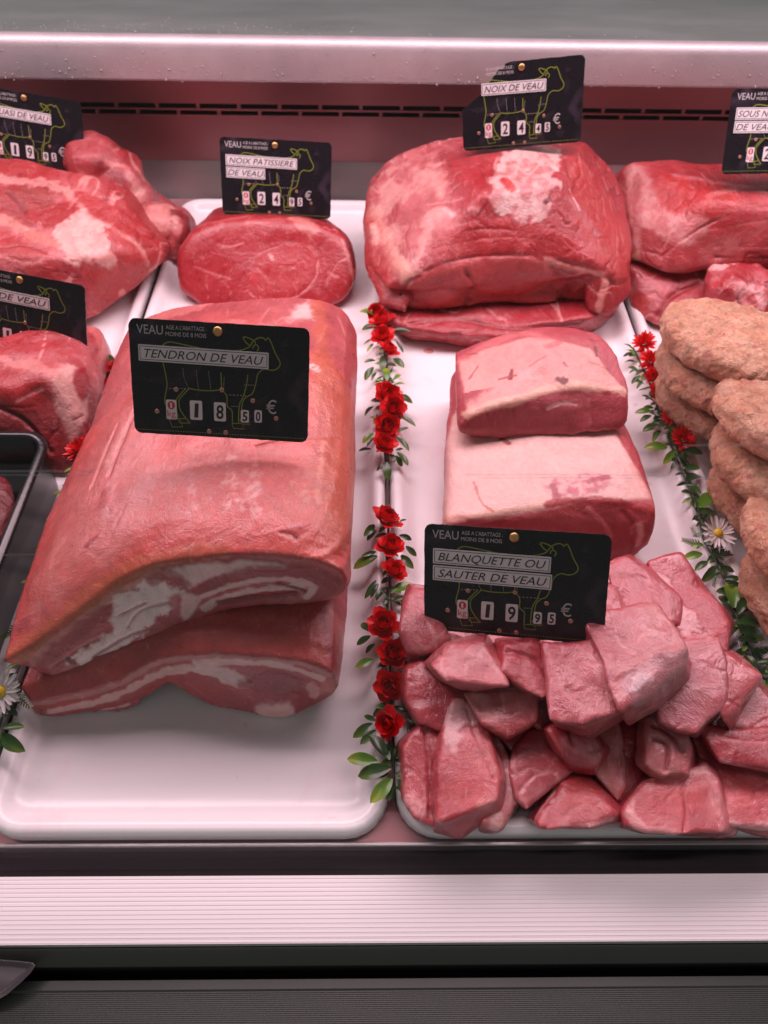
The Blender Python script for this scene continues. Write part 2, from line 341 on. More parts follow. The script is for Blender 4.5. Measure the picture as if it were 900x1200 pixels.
# ------------------------------------------------------------------ meat machinery
def catmull(P, n, closed=False):
    P = [np.asarray(p, float) for p in P]; m = len(P); out = []
    segs = m if closed else m - 1
    # arclength-uniform resample of a Catmull-Rom curve
    fine = []
    for i in range(segs):
        if closed: p0, p1, p2, p3 = P[(i - 1) % m], P[i], P[(i + 1) % m], P[(i + 2) % m]
        else: p0, p1, p2, p3 = P[max(i - 1, 0)], P[i], P[i + 1], P[min(i + 2, m - 1)]
        for k in range(8):
            t = k / 8; fine.append(.5 * (2 * p1 + (p2 - p0) * t + (2 * p0 - 5 * p1 + 4 * p2 - p3) * t * t + (3 * p1 - p0 - 3 * p2 + p3) * t ** 3))
    fine.append(P[0] if closed else P[-1]); fine = np.array(fine)
    s = np.concatenate([[0], np.cumsum(np.linalg.norm(np.diff(fine, axis=0), axis=1))]); u = np.linspace(0, s[-1], n + 1 if closed else n)
    if closed: u = u[:-1]
    return np.stack([np.interp(u, s, fine[:, k]) for k in range(3)], 1)
def toW(p): return np.array(W(*p)) if len(p) == 3 else np.array(p[1:])
def w3(*a): return (None,) + a   # a world point
def loft(rings, na=26, steps=7):
    """rings: list of (top, bottom) polylines; lofted front to back, closed with caps"""
    R = []
    for top, bot in rings:
        T = catmull([toW(p) for p in top], na); B = catmull([toW(p) for p in bot], na); R.append(np.concatenate([T, B]))
    R = np.array(R); n = R.shape[1]; full = []
    for k in range(n): full.append(catmull(R[:, k], (len(R) - 1) * steps + 1))
    full = np.array(full).transpose(1, 0, 2); m = len(full)
    v = full.reshape(-1, 3).tolist(); f = []
    for i in range(m - 1):
        for k in range(n): f.append((i * n + k, i * n + (k + 1) % n, (i + 1) * n + (k + 1) % n, (i + 1) * n + k))
    # strip caps joining top k with bottom n-1-k
    for base, flip in ((0, 0), ((m - 1) * n, 1)):
        for k in range(na - 1):
            q = (base + k, base + k + 1, base + n - 2 - k, base + n - 1 - k)
            f.append(q if flip else q[::-1])
    return v, f
def hull(pts):
    bm = bmesh.new()
    for p in pts: bm.verts.new(toW(p))
    r = bmesh.ops.convex_hull(bm, input=bm.verts)
    bmesh.ops.delete(bm, geom=list({g for g in list(r['geom_interior']) + list(r['geom_unused']) if isinstance(g, bmesh.types.BMVert)}), context='VERTS')
    bm.verts.index_update(); v = [tuple(x.co) for x in bm.verts]; f = [[x.index for x in fc.verts] for fc in bm.faces]; bm.free(); return v, f
def ball(c, r, rot=None, n=3):
    bm = bmesh.new(); bmesh.ops.create_icosphere(bm, subdivisions=n, radius=1); c = toW(c)
    Rm = Matrix.Rotation(math.radians(rot or 0), 3, 'Z'); v = [tuple(Vector(c) + Rm @ Vector((x.co.x * r[0], x.co.y * r[1], x.co.z * r[2]))) for x in bm.verts]
    f = [[x.index for x in fc.verts] for fc in bm.faces]; bm.free(); return v, f
def remesh(solids, vox, smooth, factor=.5, pre=None):
    m = MB()
    for s in solids:
        v, f = s
        if pre: mv = remesh([s], pre[0], pre[1]); v = [tuple(x.co) for x in mv.vertices]; f = [tuple(p.vertices) for p in mv.polygons]; bpy.data.meshes.remove(mv)
        m.add(v, f)
    me = mesh('tmp', m.v, m.f); bm = bmesh.new(); bm.from_mesh(me); bmesh.ops.recalc_face_normals(bm, faces=bm.faces); bm.to_mesh(me); bm.free()
    o = bpy.data.objects.new('tmp', me); C.objects.link(o)
    r = o.modifiers.new('r', 'REMESH'); r.mode = 'VOXEL'; r.voxel_size = vox
    if smooth: s = o.modifiers.new('s', 'SMOOTH'); s.iterations = smooth; s.factor = factor
    dg = bpy.context.evaluated_depsgraph_get(); out = bpy.data.meshes.new_from_object(o.evaluated_get(dg)); bpy.data.objects.remove(o); bpy.data.meshes.remove(me)
    return out
def getco(me): a = np.empty(len(me.vertices) * 3); me.vertices.foreach_get('co', a); return a.reshape(-1, 3)
def getno(me): a = np.empty(len(me.vertices) * 3, dtype=np.float32); me.vertex_normals.foreach_get('vector', a); return a.reshape(-1, 3).astype(float)
LS = np.array([.82, .60, .70])
def meat(name, solids, mat, vox=.0022, smooth=3, lump=(.0015, 28), fine=(.0004, 130), lean=(L(196, 92, 92), L(212, 120, 118)), vary=18, paint=(), seed=1, parent=None, floor=None, pre=None, seams=None, warp=None, sat=1, film=0):
    me = remesh(solids, vox, smooth, pre=pre)
    if warp:
        co = getco(me); dv = np.stack([fbm(co, warp[1], seed + 200 + 11 * k, 2) - .5 for k in range(3)], 1); dv[:, 2] *= .6; co = co + dv * 2 * warp[0]; me.vertices.foreach_set('co', co.ravel()); me.update()
    co = getco(me); no = getno(me); n = len(co)
    bvh = BVHTree.FromPolygons([tuple(c) for c in co], [tuple(p.vertices) for p in me.polygons])
    def hit(px, py):
        loc, nn, idx, dist = bvh.ray_cast(Vector((0, 0, H)), ray(px, py).normalized())
        if loc is None:
            d = ray(px, py).normalized(); t = (Vector(co.mean(0)) - Vector((0, 0, H))).dot(d); loc = bvh.find_nearest(Vector((0, 0, H)) + d * t)[0]
        return np.array(loc)
    lean = (np.asarray(lean[0]) * LS, np.asarray(lean[1]) * LS)
    t = sst(fbm(co, vary, seed, 3), .32, .68)[:, None]; col = lean[0] * (1 - t) + lean[1] * t
    disp = lump[0] * 2 * (fbm(co, lump[1], seed + 5, 2) - .5) + fine[0] * 2 * (fbm(co, fine[1], seed + 9, 2) - .5)
    col = col * (.93 + .14 * fbm(co, 190, seed + 70, 2))[:, None]
    if film:
        g = sst(fbm(co * np.array([1, .6, 1]), 11, seed + 90, 3), .46, .66) * (.55 + .45 * sst(fbm(co, 120, seed + 91, 2), .35, .6)); g = (g * film)[:, None]; col = col * (1 - g) + L(230, 168, 164) * g
    if seams:
        for q, (sc, wd_, am, ax, dp) in enumerate(seams):
            g = fbm(co * np.array(ax), sc, seed + 50 + q, 3); rr = 1 - sst(np.abs(g - .5), wd_ * .3, wd_); rr = rr * sst(fbm(co, 35, seed + 60 + q, 2), .42, .58)
            fc = L(232, 176, 168) if am > 0 else L(120, 26, 34); col = col * (1 - abs(am) * rr[:, None]) + fc * abs(am) * rr[:, None]; disp = disp + dp * rr  # negative amount paints fold grooves dark, as crevice shade
    for s in paint:
        kind, pts, width, c = s[0], s[1], s[2], s[3]; o = s[4] if len(s) > 4 else {}
        st = o.get('a', 1.0); rag = o.get('rag', .35) * 1.5; rs = o.get('rs', 110); dz = o.get('d', .0007 if kind == 'p' and not o.get('face', 1) == 0 else (-.0006 if kind == 'l' and width < .0019 else .0004)); c = None if c is None else np.asarray(c) * np.array([.96, .90, .92])
        H3 = np.array([hit(*p) for p in pts])
        wob = (fbm(co, rs, seed + 31, 2) - .5) * 1.5 + (fbm(co, rs * 3.3, seed + 37, 2) - .5) * .7
        if kind == 'l':   # soft stroke along the surface
            if len(H3) > 2: H3 = catmull(H3, max(len(H3) * 3, 8))
            lo = H3.min(0) - width * 3; hi = H3.max(0) + width * 3; sel = np.where(((co > lo) & (co < hi)).all(1))[0]
            if len(sel) == 0: continue
            P = co[sel]; best = np.full(len(P), 9.)
            for a, b in zip(H3[:-1], H3[1:]) if len(H3) > 1 else ((H3[0], H3[0] + 1e-6),):
                ab = b - a; tt = np.clip(((P - a) @ ab) / max(ab @ ab, 1e-12), 0, 1); best = np.minimum(best, np.linalg.norm(P - (a + tt[:, None] * ab), axis=1))
            q = best / width + wob[sel] * rag * 2; soft = o.get('soft', .35)
            w = (1 - sst(q, 1 - soft, 1 + soft)); wd = np.exp(-(best / width) ** 2)
        else:             # filled patch on the surface
            cen = H3.mean(0); U, sv, Vt = np.linalg.svd(H3 - cen); ax, ay, az = Vt
            q3 = co - cen; x, y, z = q3 @ ax, q3 @ ay, q3 @ az; px, py = (H3 - cen) @ ax, (H3 - cen) @ ay
            lo = min(px.min(), py.min()) - .02; tol = o.get('tol', .03)
            sel = np.where((np.abs(z) < tol) & (x > px.min() - .01) & (x < px.max() + .01) & (y > py.min() - .01) & (y < py.max() + .01))[0]
            if len(sel) == 0: continue
            if o.get('face', 1):   # only the side of the piece this patch lies on
                nd = np.array([hit_n(bvh, p) for p in pts]).mean(0); sel = sel[(no[sel] @ nd) > -.15]
            X, Y = x[sel], y[sel]; ins = np.zeros(len(sel), bool); best = np.full(len(sel), 9.)
            if o.get('round', 1) and len(px) > 3:
                cc = catmull(np.stack([px, py, px * 0], 1), len(px) * 4, True); px, py = cc[:, 0], cc[:, 1]
            m_ = len(px)
            for i in range(m_):
                x1_, y1_, x2_, y2_ = px[i], py[i], px[(i + 1) % m_], py[(i + 1) % m_]
                c1 = ((y1_ > Y) != (y2_ > Y)); xi = (x2_ - x1_) * (Y - y1_) / (y2_ - y1_ + 1e-15) + x1_; ins ^= c1 & (X < xi)
                dx, dy = x2_ - x1_, y2_ - y1_; tt = np.clip(((X - x1_) * dx + (Y - y1_) * dy) / (dx * dx + dy * dy + 1e-15), 0, 1)
                best = np.minimum(best, np.hypot(X - x1_ - tt * dx, Y - y1_ - tt * dy))
            sd = np.where(ins, best, -best) + wob[sel] * rag * .006; w = sst(sd, -width, width); wd = w
        nz = o.get('mottle', 0)
        if nz: w = w * np.clip(1 - nz * sst(fbm(co[sel], o.get('ms', 90), seed + 77, 3), .40, .62), 0, 1)
        if c is not None: col[sel] = col[sel] * (1 - st * w[:, None]) + np.asarray(c) * (st * w[:, None])
        if dz: disp[sel] += dz * wd
    if sat:
        q = sst(1 - col[:, 1] / np.maximum(col[:, 0], 1e-4), .35, .78) * sat; col = col * np.stack([1 - .22 * q, 1 - .50 * q, 1 - .44 * q], 1)
    co = co + no * disp[:, None]
    if floor is not None: co[:, 2] = np.maximum(co[:, 2], floor)
    me.vertices.foreach_set('co', co.ravel())
    ca = me.color_attributes.new('Col', 'FLOAT_COLOR', 'POINT'); ca.data.foreach_set('color', np.concatenate([np.clip(col, 0, 1), np.ones((n, 1))], 1).astype(np.float32).ravel())
    me.materials.clear(); me.materials.append(mat); me.shade_smooth(); me.update(); me.name = name
    return link(name, me, None, parent)
def hit_n(bvh, p):
    loc, nn, idx, d = bvh.ray_cast(Vector((0, 0, H)), ray(*p).normalized())
    return np.array(nn) if nn is not None else np.array((0, 0, 0.))

FAT = L(236, 205, 198); FATW = L(236, 208, 200); FATY = L(232, 188, 160); PALE = L(226, 168, 162); RED = L(186, 50, 52); DEEP = L(150, 40, 44); DARK = L(96, 26, 30)
RIND = L(228, 110, 100); RINDD = L(190, 96, 74); ROSE = L(212, 120, 120); GREYM = L(196, 160, 164); MAG = L(170, 70, 90)
mm = meat_mat('veal_flesh', rot=(0, 0, .9), bump=.0005)
mcut = meat_mat('veal_cut_face', rough=.34, fib=110, stretch=(.25, 1, 1), bump=.0003, grain=.05)
mfat = meat_mat('veal_fat_cap', rough=.45, fib=90, stretch=(1, .6, 1), bump=.00035, coat=.25, grain=.03, threads=.2)
mdice = [meat_mat('veal_dice_a', fib=230, stretch=(1, .12, .4), rot=(0, 0, .9), bump=.00035, sss=.22, coat=.85, wob=1.3), meat_mat('veal_dice_b', fib=230, stretch=(.12, 1, .4), rot=(0, 0, -.4), bump=.00035, sss=.22, coat=.85, wob=1.3),
         meat_mat('veal_dice_c', fib=210, stretch=(1, .15, .6), rot=(.3, .2, -.5), bump=.0004, sss=.22, coat=.85, wob=1.3)]
mmince = meat_mat('mince_crumb', rough=.6, fib=330, stretch=(1, 1, 1), bump=.0019, pebble=.0020, coat=.05, sss=.08, grain=.10, threads=0)
mwet = meat_mat('wet_dark_meat', rough=.35, fib=60, stretch=(1, .5, 1), bump=.0008, coat=.6, sss=.0, grain=.2, threads=.1)

# --- tendron, upper folded slab
front_top = [(5, 775, .060), (50, 747, .072), (100, 710, .088), (140, 677, .102), (175, 662, .112), (215, 655, .118), (265, 649, .124), (320, 649, .126), (370, 655, .124)]
front_bot = [(400, 668, .114), (406, 682, .10), (396, 700, .088), (350, 709, .080), (300, 710, .078), (255, 717, .072), (220, 732, .064), (175, 752, .054), (125, 775, .044), (75, 795, .035), (35, 782, .046)]
def bt(x0, x1, y, z0, z1, n=6, lift=.0):
    return [w3(x1 + (x0 - x1) * k / (n - 1), y, z1 + (z0 - z1) * k / (n - 1)) for k in range(n)]
up = loft([
    (front_top, front_bot),
    ([(24, 700, .066), (60, 672, .088), (110, 645, .104), (150, 626, .114), (200, 614, .122), (260, 608, .128), (320, 608, .130), (372, 613, .127), (404, 628, .114)], [(410, 645, .10)] + bt(-.262, -.022, .325, .035, .062)),
    ([(62, 590, .070), (100, 560, .094), (140, 540, .112), (200, 525, .124), (260, 520, .132), (320, 520, .134), (370, 524, .129), (404, 538, .116), (413, 552, .10)], bt(-.262, -.018, .40, .04, .062)),
    ([(104, 505, .080), (150, 472, .112), (200, 458, .126), (260, 450, .136), (320, 450, .138), (370, 453, .133), (405, 465, .120), (416, 480, .104)], bt(-.25, -.016, .46, .05, .062)),
    ([(134, 420, .088), (180, 402, .116), (240, 392, .132), (300, 388, .136), (360, 390, .133), (402, 402, .120), (419, 418, .100)], bt(-.24, -.016, .54, .05, .062)),
    ([(154, 378, .086), (200, 362, .108), (250, 354, .120), (310, 350, .124), (365, 350, .122), (402, 362, .108), (418, 392, .092)], bt(-.235, -.02, .605, .05, .062)),
])
tp = [
    ('p', [(5, 778), (60, 600), (105, 505), (150, 378), (300, 345), (400, 352), (420, 420), (412, 560), (402, 672), (370, 655), (320, 649), (265, 649), (215, 655), (175, 662), (100, 710), (50, 747)], .003, RIND, dict(tol=.12, rag=.2, round=0)),
    # rind tones
    ('p', [(340, 560), (405, 540), (402, 660), (330, 645)], .02, L(210, 112, 88), dict(a=.6, tol=.06)),
    ('p', [(360, 350), (418, 380), (415, 600), (385, 640), (372, 480)], .012, L(208, 118, 84), dict(a=.75, tol=.06)),
    ('p', [(30, 740), (100, 700), (180, 600), (170, 470), (120, 520), (70, 620)], .012, L(226, 160, 150), dict(a=.65, tol=.08, mottle=.4)),
    ('l', [(8, 772), (50, 742), (100, 705), (140, 672), (176, 657), (265, 644)], .006, L(214, 130, 88), dict(a=.7)),
    ('p', [(240, 352), (300, 348), (360, 352), (365, 372), (300, 380), (250, 376)], .006, FAT, dict(a=.85, mottle=.7, ms=60, rag=1)),
    ('l', [(165, 378), (230, 360)], .012, L(228, 150, 140), dict(a=.7)),
    ('l', [(372, 352), (378, 420), (372, 470)], .007, L(214, 124, 84), dict(a=.6)),
    ('p', [(190, 520), (310, 540), (330, 640), (200, 650), (150, 600)], .02, L(208, 96, 84), dict(a=.5, tol=.05, mottle=.5)),
    ('l', [(300, 524), (350, 516), (400, 514)], .0012, L(178, 80, 58), dict(a=.5, d=-.0008)),
    ('p', [(60, 600), (110, 520), (150, 400), (200, 395), (190, 520), (130, 640)], .015, L(224, 136, 130), dict(a=.7, tol=.06)),
    ('p', [(190, 390), (340, 380), (345, 520), (200, 530)], .015, L(220, 112, 104), dict(a=.6, tol=.06)),
    ('l', [(225, 570), (228, 660)], .0035, L(236, 180, 172), dict(a=.55, mottle=.9, ms=300, rag=.8)),
    ('l', [(270, 535), (276, 600)], .004, L(238, 190, 182), dict(a=.7, mottle=.9, ms=300, rag=.9)),
    ('l', [(300, 540), (300, 610)], .004, L(238, 186, 178), dict(a=.6, mottle=.9, ms=300, rag=.9)),
    ('l', [(285, 560), (292, 590)], .007, L(236, 180, 172), dict(a=.5, mottle=.9, ms=300, rag=.9)),
    ('l', [(345, 570), (395, 615)], .004, L(236, 180, 160), dict(a=.5, mottle=.8, ms=300, rag=.9)),
    ('l', [(380, 520), (372, 590)], .003, L(232, 168, 140), dict(a=.6, mottle=.8, ms=300)),
    ('l', [(368, 432), (371, 434)], .004, FATW, dict(a=.9, mottle=.6, ms=400)),
    ('l', [(122, 592), (128, 578)], .005, L(190, 60, 60), dict(a=.6)),
    ('l', [(128, 545), (150, 500)], .004, L(238, 186, 178), dict(a=.5, mottle=.6, ms=300)),
    ('l', [(330, 626), (342, 628), (346, 632)], .0018, L(130, 52, 44), dict(a=.8, d=-.001)),
    ('l', [(105, 640), (118, 628)], .0022, L(160, 60, 60), dict(a=.7)),
    ('l', [(130, 560), (165, 470)], .0018, L(190, 90, 84), dict(a=.5, d=-.0012)),
    ('l', [(110, 575), (140, 500)], .0018, L(190, 90, 84), dict(a=.4, d=-.0010)),
    # cut face: lean base
    ('p', front_top and [(14, 777), (50, 752), (100, 716), (140, 685), (176, 668), (215, 661), (265, 655), (320, 655), (370, 662), (400, 676), (404, 686), (394, 700), (350, 710), (300, 710), (255, 717), (220, 732), (175, 752), (125, 775), (78, 796), (36, 784)], .0012, L(204, 104, 104), dict(tol=.02, rag=.15, face=0)),
    ('l', [(14, 778), (50, 755), (100, 720), (140, 689), (176, 671), (190, 668)], .0032, L(214, 140, 100), dict(a=.85)),
    ('l', [(40, 776), (60, 752), (100, 722), (142, 692), (185, 672)], .0028, L(220, 160, 148), dict(a=.8)),
    # long white seam below the rind on the right
    ('p', [(185, 668), (230, 660), (280, 657), (330, 658), (340, 667), (300, 666), (250, 675), (222, 688), (215, 676)], .002, FATW, dict(a=.9, rag=.4)),
    ('p', [(262, 672), (300, 663), (345, 662), (385, 670), (398, 684), (388, 700), (350, 708), (372, 690), (360, 678), (320, 676), (280, 684), (235, 700), (225, 692)], .002, L(178, 76, 80), dict(a=.85, rag=.4)),
    ('l', [(235, 698), (270, 686), (320, 678), (352, 680), (368, 688), (360, 700)], .0028, FAT, dict(a=.9)),
    ('l', [(240, 712), (270, 698), (310, 690), (352, 688)], .0032, FATW, dict(a=.9, d=.0005)),
    ('l', [(258, 706), (300, 700), (345, 697)], .0030, L(150, 66, 70), dict(a=.8, d=-.001)),
    ('l', [(325, 684), (350, 690), (358, 694)], .0014, DARK, dict(a=.8, d=-.0015)),
    # the big marbled white area on the left
    ('p', [(82, 776), (100, 758), (130, 742), (130, 722), (138, 702), (160, 690), (185, 680), (214, 690), (216, 700), (190, 722), (170, 740), (130, 764), (100, 780)], .0025, L(252, 236, 228), dict(a=.95, rag=.9, rs=160, d=.0008)),
    ('p', [(40, 782), (60, 755), (100, 722), (128, 706), (132, 722), (112, 742), (80, 764), (66, 790)], .003, L(180, 92, 94), dict(a=.85, rag=.6)),
    ('l', [(180, 680), (200, 672), (218, 684)], .004, L(176, 96, 96), dict(a=.7)),
    ('p', [(198, 698), (214, 694), (216, 720), (200, 712)], .002, L(196, 96, 92), dict(a=.8)),
    ('p', [(214, 694), (236, 700), (224, 722), (216, 724)], .002, FATW, dict(a=.85)),
    ('l', [(110, 770), (150, 745), (185, 735)], .0014, L(190, 130, 128), dict(a=.8, d=-.0012)),
    ('l', [(150, 735), (165, 715), (200, 705)], .0012, L(196, 140, 136), dict(a=.7, d=-.001)),
    ('l', [(75, 793), (130, 772), (180, 748), (222, 728)], .0016, L(214, 180, 172), dict(a=.8)),
    ('l', [(80, 771), (86, 776)], .0022, L(110, 30, 34), dict(a=.9, d=-.001)),
    ('l', [(140, 720), (170, 706)], .0012, L(200, 130, 126), dict(a=.7, d=-.001)),
    ('l', [(60, 780), (90, 760), (115, 748)], .0012, L(214, 160, 156), dict(a=.6)),
]
mtend = meat_mat('rind_and_cut', rough=.38, fib=120, stretch=(1, .14, 1), rot=(0, 0, -.25), bump=.0003, coat=.5, grain=.06, sss=.18, threads=.3, wob=1.4)
t1 = meat('folded_veal_slab', [up], mtend, vox=.0013, smooth=4, lump=(.0022, 22), fine=(.0005, 90), lean=(L(196, 108, 104), L(212, 128, 120)), paint=tp, seed=3, sat=.7, film=.4, seams=((30, .018, .45, (1, .22, 1), .0001), (26, .012, -.18, (1, .2, 1), -.0002)))
tag(t1, 'large folded pink slab with orange rind, the one on top under the wide front left price card', 'meat')
low = loft([
    ([(35, 820, .028), (65, 817, .030), (110, 807, .034), (150, 790, .042), (175, 775, .050), (225, 767, .062), (300, 768, .066), (360, 775, .064), (388, 787, .056)],
     [(397, 803, .03), (390, 815, .02), (370, 827, .01), (330, 842, .003), (290, 836, .003), (250, 826, .004), (225, 815, .012), (200, 797, .024), (178, 813, .014), (150, 833, .003), (100, 837, .003), (50, 838, .004), (35, 829, .015)]),
    ([(24, 800, .032), (70, 778, .042), (120, 757, .052), (175, 738, .058), (225, 730, .068), (300, 722, .072), (360, 724, .070), (392, 734, .060)], [(402, 750, .035)] + [w3(-.03, .28, .004), w3(-.1, .28, .004), w3(-.17, .28, .02), w3(-.21, .28, .004), w3(-.255, .28, .004)]),
    ([w3(-.25, .36, .03), w3(-.2, .36, .058), w3(-.13, .36, .064), w3(-.06, .36, .064), w3(-.03, .36, .055)], [w3(-.02, .36, .03), w3(-.05, .36, .004), w3(-.15, .36, .004), w3(-.25, .36, .004)]),
    ([w3(-.24, .58, .03), w3(-.2, .58, .055), w3(-.13, .58, .06), w3(-.06, .58, .06), w3(-.04, .58, .05)], [w3(-.03, .58, .03), w3(-.05, .58, .004), w3(-.15, .58, .004), w3(-.24, .58, .004)]),
])
lp = [
    ('p', [(20, 800), (120, 740), (230, 715), (400, 700), (404, 800), (388, 787), (360, 775), (300, 768), (225, 767), (175, 775), (150, 790), (110, 807), (65, 817), (33, 821)], .0025, L(196, 92, 84), dict(tol=.03, rag=.3, face=0)),
    ('l', [(395, 740), (398, 770), (396, 800)], .014, L(222, 158, 140), dict(a=.6, mottle=.5)),
    ('l', [(120, 800), (160, 770), (200, 755)], .010, L(176, 70, 58), dict(a=.5, mottle=.5)),
    ('l', [(36, 824), (66, 821), (112, 811), (152, 794), (178, 779), (226, 771), (300, 772), (358, 779), (385, 790)], .0028, L(204, 150, 140), dict(a=.8)),
    ('l', [(60, 832), (110, 824), (160, 803), (190, 788), (230, 780), (262, 776)], .0040, L(226, 190, 182), dict(a=.9)),
    ('l', [(60, 836), (110, 832), (150, 820), (180, 800)], .0030, L(190, 96, 96), dict(a=.8)),
    ('l', [(230, 776), (290, 776), (340, 782), (376, 795)], .0034, L(228, 196, 190), dict(a=.85)),
    ('p', [(225, 782), (262, 782), (285, 792), (300, 800), (285, 806), (255, 795), (235, 790)], .002, L(230, 204, 198), dict(a=.9, rag=.5)),
    ('p', [(275, 800), (320, 788), (358, 796), (366, 806), (340, 812), (300, 808)], .002, L(160, 74, 80), dict(a=.85, rag=.5)),
    ('p', [(300, 824), (330, 822), (345, 834), (330, 841), (300, 834)], .002, L(226, 190, 184), dict(a=.9, rag=.5)),
    ('l', [(365, 800), (368, 815)], .004, L(222, 176, 170), dict(a=.8)),
    ('l', [(205, 800), (235, 812), (260, 824)], .004, L(196, 104, 106), dict(a=.7)),
    ('l', [(120, 833), (150, 826), (185, 806)], .0015, L(228, 190, 184), dict(a=.8)),
]
t2 = meat('folded_veal_slab', [low], mtend, vox=.0014, smooth=4, lump=(.0022, 34), fine=(.0007, 100), lean=(L(186, 96, 98), L(200, 124, 122)), paint=lp, seed=5, sat=.6, floor=.0030)
tag(t2, 'thinner folded slab with arched underside lying beneath the large orange-rinded slab', 'meat')

# --- loin pieces with a fat cap
lo_pts = [(524, 613, .050), (574, 604, .054), (629, 594, .058), (680, 584, .060), (725, 584, .059), (773, 597, .050), (769, 615, .040), (764, 637, .022), (742, 655, .006), (725, 662, .002),
          (560, 668, .002), (524, 660, .002), (520, 640, .02), (518, 560, .035), (522, 500, .045), (526, 440, .05), (540, 432, .056), (758, 544, .050), (738, 500, .050), (725, 470, .05),
          (600, 500, .060), (640, 530, .062), (600, 440, .060), (700, 440, .052), w3(.088, .60, .003), w3(.20, .60, .003), w3(.20, .60, .05), w3(.088, .60, .05)]
lpaint = [
    ('p', [(522, 430), (740, 440), (776, 600), (725, 590), (680, 590), (629, 600), (574, 610), (520, 619), (518, 540)], .003, L(236, 196, 186), dict(tol=.05, rag=.15, round=0)),
    ('l', [(519, 440), (517, 520), (517, 610)], .006, L(206, 110, 110), dict(a=.8)),
    ('l', [(526, 610), (574, 602), (629, 592), (680, 582)], .004, L(240, 200, 176), dict(a=.6)),
    ('p', [(640, 575), (655, 562), (700, 556), (714, 566), (700, 578), (680, 580), (660, 586)], .004, L(206, 110, 130), dict(a=.7, mottle=.8, ms=180, rag=1)),
    ('l', [(648, 570), (652, 584)], .003, L(180, 80, 104), dict(a=.7)), ('l', [(690, 566), (712, 560)], .0025, L(190, 96, 116), dict(a=.7)),
    ('l', [(555, 565), (565, 590), (577, 600)], .0012, L(206, 130, 110), dict(a=.7)), ('l', [(588, 515), (596, 520)], .0022, L(160, 50, 46), dict(a=.8)),
    ('l', [(740, 545), (765, 590)], .004, L(228, 160, 146), dict(a=.5)),
    ('p', [(520, 622), (574, 612), (629, 602), (680, 590), (725, 590), (771, 604), (768, 630), (745, 655), (720, 664), (530, 668)], .0015, L(196, 92, 94), dict(tol=.03, rag=.2, face=0)),
    ('l', [(640, 592), (690, 586), (730, 590), (765, 602)], .003, L(178, 50, 56), dict(a=.75)),
    ('p', [(590, 612), (640, 600), (690, 606), (712, 622), (700, 640), (600, 640)], .003, L(206, 116, 112), dict(a=.8)),
    ('l', [(688, 596), (706, 612), (716, 628)], .0022, L(222, 150, 140), dict(a=.8)),
    ('p', [(740, 618), (752, 614), (754, 630), (744, 642)], .002, L(232, 186, 176), dict(a=.8)),
    ('l', [(730, 600), (744, 620), (736, 650)], .0022, L(168, 48, 56), dict(a=.6, d=-.001)),
]
l2 = meat('veal_loin_piece', [hull(lo_pts)], mfat, vox=.0015, pre=(.004, 9), smooth=3, lump=(.0018, 26), fine=(.0004, 110), lean=(L(206, 108, 106), L(224, 150, 144)), paint=lpaint, seed=8, warp=(.0035, 20), floor=.003)
tag(l2, 'longer pale fat-capped piece lying lowest, its cut end behind the lower right price card', 'meat')
up_pts = [(530, 411, .080), (574, 402, .092), (619, 383, .102), (668, 379, .104), (706, 389, .100), (725, 409, .094), (738, 455, .086), (680, 453, .097), (651, 455, .097), (606, 470, .094), (574, 476, .090), (548, 487, .084), (535, 502, .074),
          (537, 511, .062), (564, 515, .060), (629, 510, .060), (693, 510, .060), (738, 502, .060), (744, 482, .072), (640, 420, .106), w3(.092, .60, .06), w3(.2, .60, .06)]
